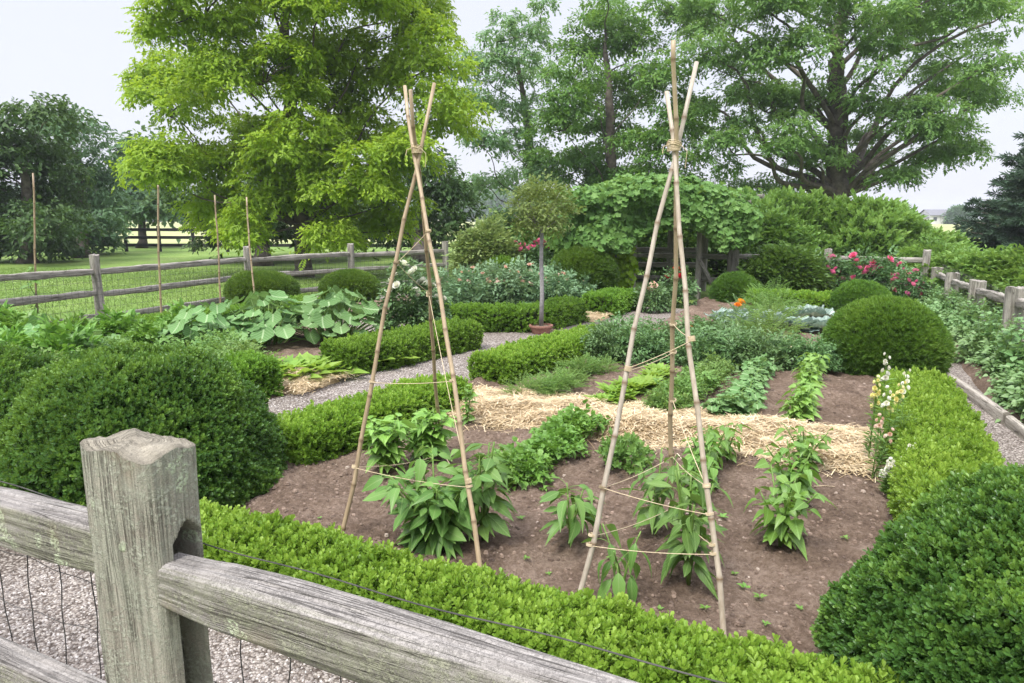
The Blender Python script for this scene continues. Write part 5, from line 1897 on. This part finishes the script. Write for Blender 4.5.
# left bed: squash
def squash(label, n, R_, h, leaf):
    th = thing('squash_plant', label, 'vegetable plant', (0, 0, 0), 0, 'squash plants in the left bed')
    gs, gl = Geo(), Geo()
    a = np.arange(n) * 2.4 + rng.random()
    rr = R_ * np.sqrt((np.arange(n) + .5) / n)
    tip = np.stack([np.cos(a) * rr, np.sin(a) * rr, h * (1.08 - .62 * (rr / R_) ** 2) * rng.uniform(.62, 1.08, n)], 1)
    for i in range(n):
        b = tip[i] * [.25, .25, 0]
        gs.tube([b, b * .6 + tip[i] * [.4, .4, .55], tip[i]], [.011, .009, .006], 6)
    d = np.stack([np.cos(a), np.sin(a), rng.normal(-.4, .28, n)], 1) + rng.normal(0, .3, (n, 3)) * [1, 1, 0]
    x, y, z = frame(d, None, rng.normal(0, .3, n))
    gl.inst(LEAF_S, tip - x * .1, x, y, z, leaf * rng.uniform(.7, 1.15, n))
    gs.build('stem', M['basil'], th, None, True)
    gl.build('foliage', M['squash'], th, None, True)
    return th


s1 = squash('big-leaved squash plant behind the long hedge, nearest its white rose', 80, .78, .66, .25)
place(s1, D(335, 330, 9.4) * [1, 1, 0], 0)
dup(s1, D(265, 330, 9.1) * [1, 1, 0], 2.0, .98, 'big-leaved squash plant in the middle of the left bed below the clipped ball')
dup(s1, D(212, 340, 8.6) * [1, 1, 0], 4.1, .85, 'big-leaved squash plant left of the middle one, lower')
s2 = squash('bluish squash plant near the left edge, below the first cane', 46, .7, .44, .22)
place(s2, D(45, 350, 8.3) * [1, 1, 0], 1)
dup(s2, D(95, 345, 8.0) * [1, 1, 0], 2.6, .8, 'small bluish squash plant in front of the left fence post')
ll = rosette('chard_plant', '', 'vegetable plant', 20, .4, M['lettuce'], LEAF_H, .5, 1.8, .75)
for k, (x, y) in enumerate([(280, 366), (268, 372), (300, 360), (255, 368), (325, 362), (305, 368), (345, 352), (292, 372), (318, 352), (368, 345), (388, 340)]):
    p = D(x, y, 7.9 - (y - 345) * .03) * [1, 1, 0]
    lab = 'yellow-green chard plant between the squash and the long hedge'
    if k == 0:
        place(ll, p)
        tag(ll, lab, None, 'chard between squash and hedge')
    else:
        dup(ll, p, rng.uniform(0, 6), rng.uniform(.8, 1.1), lab, 'chard between squash and hedge')
lf = feather('leafy_crop', '', 'vegetable plant', .42, .36, 200, .15, M['bean'], [cluster(10, LEAF_H, .5), cluster(9, LEAF_H, .55)], .5)
lfd = feather('leafy_crop', '', 'vegetable plant', .34, .34, 200, .11, M['carrot'], CLUS, .6)
la1, la2 = 'mixed bright leafy crop plant in the crowded left bed behind the huge mound', 'fine-leaved crop plant of the crowded left bed nearest the huge mound'
k1 = k2 = 0
for (x, y, Y, kind) in [(20, 345, 8.8, 1), (10, 360, 7.4, 1), (75, 345, 8.9, 1), (120, 348, 9.0, 1), (60, 352, 7.4, 1), (150, 352, 8.4, 1), (115, 355, 7.6, 2), (160, 362, 7.3, 2), (190, 358, 7.2, 2), (85, 362, 6.9, 2), (40, 366, 6.8, 2), (215, 365, 6.9, 2),
                        (185, 345, 9.2, 1), (135, 365, 6.6, 2), (178, 372, 6.5, 2), (225, 355, 7.8, 2), (0, 340, 9.3, 1), (245, 360, 7.3, 2), (-20, 350, 8.5, 1)]:
    p = D(x, y, Y) * [1, 1, 0]
    if kind == 1:
        o = place(lf, p) if k1 == 0 else dup(lf, p, rng.uniform(0, 6), rng.uniform(.8, 1.15))
        tag(o, la1, None, 'mixed leafy crops in the left bed')
        k1 += 1
    else:
        o = place(lfd, p) if k2 == 0 else dup(lfd, p, rng.uniform(0, 6), rng.uniform(.8, 1.15))
        tag(o, la2, None, 'fine-leaved crops in the left bed')
        k2 += 1
# climber on the first cane
cl = thing('bean_climber', 'young climber twining up the cane nearest the left edge', 'vegetable plant', D(37, 322, 10.65) * [1, 1, 0])
g = Geo()
z = np.linspace(.1, 1.0, 26)
a = z * 14
P = np.stack([.03 * np.cos(a), .03 * np.sin(a), z], 1)
x, y, zz_ = frame(np.stack([np.cos(a * 1.7), np.sin(a * 1.7), 0 * a], 1))
g.inst(LEAF_H, P, x, y, zz_, .17 * rng.uniform(.5, 1.1, 26))
g.build('foliage', M['bean'], cl)
Geo().tube(P, .006, 5).build('stem', M['stem'], cl)

# roses
wr = bloom_plant('rose_bush', 'tall rose bush with white blooms beside the left tripod', 'rose', 1.15, .36, 420, M['rose'], ROSESPRIG, .16, 20, M['white'], .12, 'rose bushes', (.6, 1.0), .3)
place(wr, D(408, 325, 9.6) * [1, 1, 0], .4)
dup(wr, D(432, 322, 9.9) * [1, 1, 0], 2.2, .72, 'lower rose bush with white blooms right behind the left tripod canes', 'rose bushes')
rg = bloom_plant('rose_bush', 'grey-green rose bush with a few blush blooms in the walled rose bed', 'rose', .72, .5, 420, M['rosegrey'], ROSESPRIG, .17, 6, M['pinkw'], .10, 'rose bushes in the curved bed', (.75, 1.05), .4)
place(rg, D(468, 305, 12.6) * [1, 1, 0])
tag(rg, 'grey-green rose bush with blush blooms inside the curved hedge', None)
for k, (x, Y, s) in enumerate(((450, 13.2, .9), (490, 12.4, 1.), (512, 12.7, 1.), (535, 12.6, .95), (558, 12.9, .95), (500, 13.6, 1.05), (525, 13.8, 1.1), (548, 14.0, 1.0), (478, 13.9, 1.0), (575, 13.8, .85))):
    dup(rg, D(x, 300, Y) * [1, 1, 0], rng.uniform(0, 6), s, 'grey-green rose bush with blush blooms inside the curved hedge')
pr = bloom_plant('rose_bush', 'bush with red-pink flower heads left of the standard tree', 'rose', 1.15, .42, 260, M['rose'], ROSESPRIG, .2, 16, M['pink'], .13, 'red-flowered bushes', (.85, 1.02), .4)
place(pr, D(518, 270, 16.6) * [1, 1, 0])
dup(pr, D(540, 270, 16.8) * [1, 1, 0], 2, 1.05, 'bush with red-pink flower heads directly behind the standard trunk', 'red-flowered bushes')
rr_ = bloom_plant('rose_bush', 'low rose with deep red blooms under the arbour, behind the middle cane', 'rose', .75, .35, 220, M['rose'], ROSESPRIG, .15, 7, M['red'], .11, 'red-flowered bushes', (.75, 1.05), .4)
place(rr_, D(677, 305, 13.6) * [1, 1, 0])
rw = bloom_plant('rose_bush', 'low rose with blush-white blooms at the end of the path by the arbour', 'rose', .5, .3, 180, M['rose'], ROSESPRIG, .14, 7, M['pinkw'], .13, None, (.8, 1.05), .4)
place(rw, D(652, 315, 12.8) * [1, 1, 0])
pk = bloom_plant('rose_bush', 'pink rose on the back fence, left end above the far clipped ball', 'rose', .98, .42, 300, M['rose'], ROSESPRIG, .17, 18, M['pink'], .14, 'pink roses on the back fence', (.3, .98), .3)
place(pk, W(-.15, 16.05))
for k, (u, v, s, lab) in enumerate(((.55, 16.0, 1.05, 'pink rose on the back fence between the end bushes, behind the far ball'), (1.05, 15.9, 1.0, 'pink rose on the back fence directly behind the far clipped ball'), (1.35, 15.2, .8, 'lowest pink rose, right of the far clipped ball'))):
    dup(pk, W(u, v), k * 1.7, s, lab, 'pink roses on the back fence')

# climbing peas along the right fence
pe = thing('pea_plant', '', 'vegetable plant', (0, 0, 0))
g, gs = Geo(), Geo()
for k in range(6):
    bx, by = rng.normal(0, .11, 2)
    z = np.linspace(0, .82 * rng.uniform(.8, 1.15), 14)
    px_ = bx + .05 * np.sin(z * 7 + k)
    py_ = by + .05 * np.cos(z * 6 + k)
    P = np.stack([px_, py_, z], 1)
    gs.tube(P, .004, 5)
    m = 52
    t = rng.random(m) ** 1.1
    q = np.stack([np.interp(t, np.linspace(0, 1, 14), P[:, c]) for c in range(3)], 1)
    a = rng.uniform(0, 6.28, m)
    d = np.stack([np.cos(a), np.sin(a), rng.normal(.1, .4, m)], 1)
    x, y, zz_ = frame(d, None, rng.normal(0, .4, m))
    sz = (.115 - .05 * t) * rng.uniform(.7, 1.2, m)
    g.inst(LEAF_O, q + x * .03, x, y, zz_, np.stack([sz, sz * 1.6, sz], 1))
g.build('foliage', M['pea'], pe)
gs.build('stem', M['stem'], pe)
lab = 'climbing pea plant in the continuous row along the right fence'
k = 0
for v in np.arange(5.0, 16.0, .36):
    p = W(1.9 + rng.normal(0, .04), v)
    if k == 0:
        place(pe, p)
        tag(pe, lab, None, 'climbing peas along the right fence')
    else:
        dup(pe, p, rng.uniform(0, 6), rng.uniform(.8, 1.0) * np.interp(v, [5, 8, 16], [1, .9, .62]), lab, 'climbing peas along the right fence')
    k += 1
lw = feather('leafy_crop', '', 'vegetable plant', .3, .22, 170, .11, M['pea'], [cluster(10, LEAF_H, .42)], .4)
k = 0
for v in np.arange(5.3, 15.8, .55):
    p = W(1.78 + rng.normal(0, .04), v)
    lab = 'low bushy crop plant at the foot of the pea row by the right fence'
    if k == 0:
        place(lw, p)
        tag(lw, lab, None, 'low crops at the foot of the pea row')
    else:
        dup(lw, p, rng.uniform(0, 6), rng.uniform(.8, 1.1), lab, 'low crops at the foot of the pea row')
    k += 1

# ------------------------------------------------------------------ summer haze
hz = Geo()
x0, x1, y0, y1, z0, z1 = -905, 905, -65, 905, -1, 22
hz.add([(x0, y0, z0), (x1, y0, z0), (x1, y1, z0), (x0, y1, z0), (x0, y0, z1), (x1, y0, z1), (x1, y1, z1), (x0, y1, z1)],
       [(0, 3, 2, 1), (4, 5, 6, 7), (0, 1, 5, 4), (1, 2, 6, 5), (2, 3, 7, 6), (3, 0, 4, 7)])
hm = bpy.data.materials.new('haze')
hm.use_nodes = True
hn = hm.node_tree
hn.nodes.remove(hn.nodes['Principled BSDF'])
pv = hn.nodes.new('ShaderNodeVolumePrincipled')
pv.inputs['Color'].default_value = (.86, .9, 1, 1)
pv.inputs['Density'].default_value = .0006
hn.links.new(pv.outputs[0], hn.nodes['Material Output'].inputs['Volume'])
o = hz.build('haze', hm)
o['kind'] = 'stuff'

# ------------------------------------------------------------------ sky, sun, camera
w = bpy.data.worlds.new('World')
SC.world = w
w.use_nodes = True
nt = w.node_tree
bg = nt.nodes['Background']
sky = nt.nodes.new('ShaderNodeTexSky')
sky.sky_type = 'NISHITA'
sky.sun_disc = False
EL, AZ = math.radians(58), math.radians(215)          # high, behind the camera to the left
sky.sun_elevation = EL
sky.sun_rotation = AZ
sky.dust_density = 4
tc = nt.nodes.new('ShaderNodeTexCoord')
sz = nt.nodes.new('ShaderNodeSeparateXYZ')
nt.links.new(tc.outputs['Generated'], sz.inputs[0])
mr = nt.nodes.new('ShaderNodeMapRange')
mr.inputs[1].default_value, mr.inputs[2].default_value = .35, .9
mr.inputs[3].default_value, mr.inputs[4].default_value = 1.0, 3.6
nt.links.new(sz.outputs[2], mr.inputs[0])
cloud = nt.nodes.new('ShaderNodeVectorMath')
cloud.operation = 'SCALE'
cloud.inputs[0].default_value = (3.12, 3.16, 3.5)
nt.links.new(mr.outputs[0], cloud.inputs['Scale'])
mixn = mixc(nt, .88, sky.outputs[0], cloud.outputs[0])
nt.links.new(mixn, bg.inputs['Color'])
bg.inputs['Strength'].default_value = .1
sl = bpy.data.lights.new('sun', 'SUN')
sl.energy = 1.5
sl.angle = math.radians(14)
sl.color = (1, .96, .88)
so = bpy.data.objects.new('sun', sl)
COL.objects.link(so)
dv = np.array([math.sin(AZ) * math.cos(EL), math.cos(AZ) * math.cos(EL), math.sin(EL)])
from mathutils import Vector
so.rotation_euler = Vector(dv).to_track_quat('Z', 'Y').to_euler()
so.location = (-6, -8, 20)

cd = bpy.data.cameras.new('camera')
cd.sensor_width = 36
cd.lens = FPX / 1024 * 36
cd.clip_start = .05
cd.clip_end = 3000
co = bpy.data.objects.new('camera', cd)
COL.objects.link(co)
co.location = (0, 0, CAMH)
co.rotation_euler = (math.pi / 2 - TILT, 0, 0)
SC.camera = co
vs = SC.view_settings
vs.view_transform = 'Standard'
vs.look = 'None'
vs.exposure = 1.58
vs.gamma = 1
SC.render.film_transparent = False
SC.cycles.max_bounces = 8
SC.cycles.diffuse_bounces = 6
SC.cycles.transmission_bounces = 4
SC.cycles.use_denoising = True
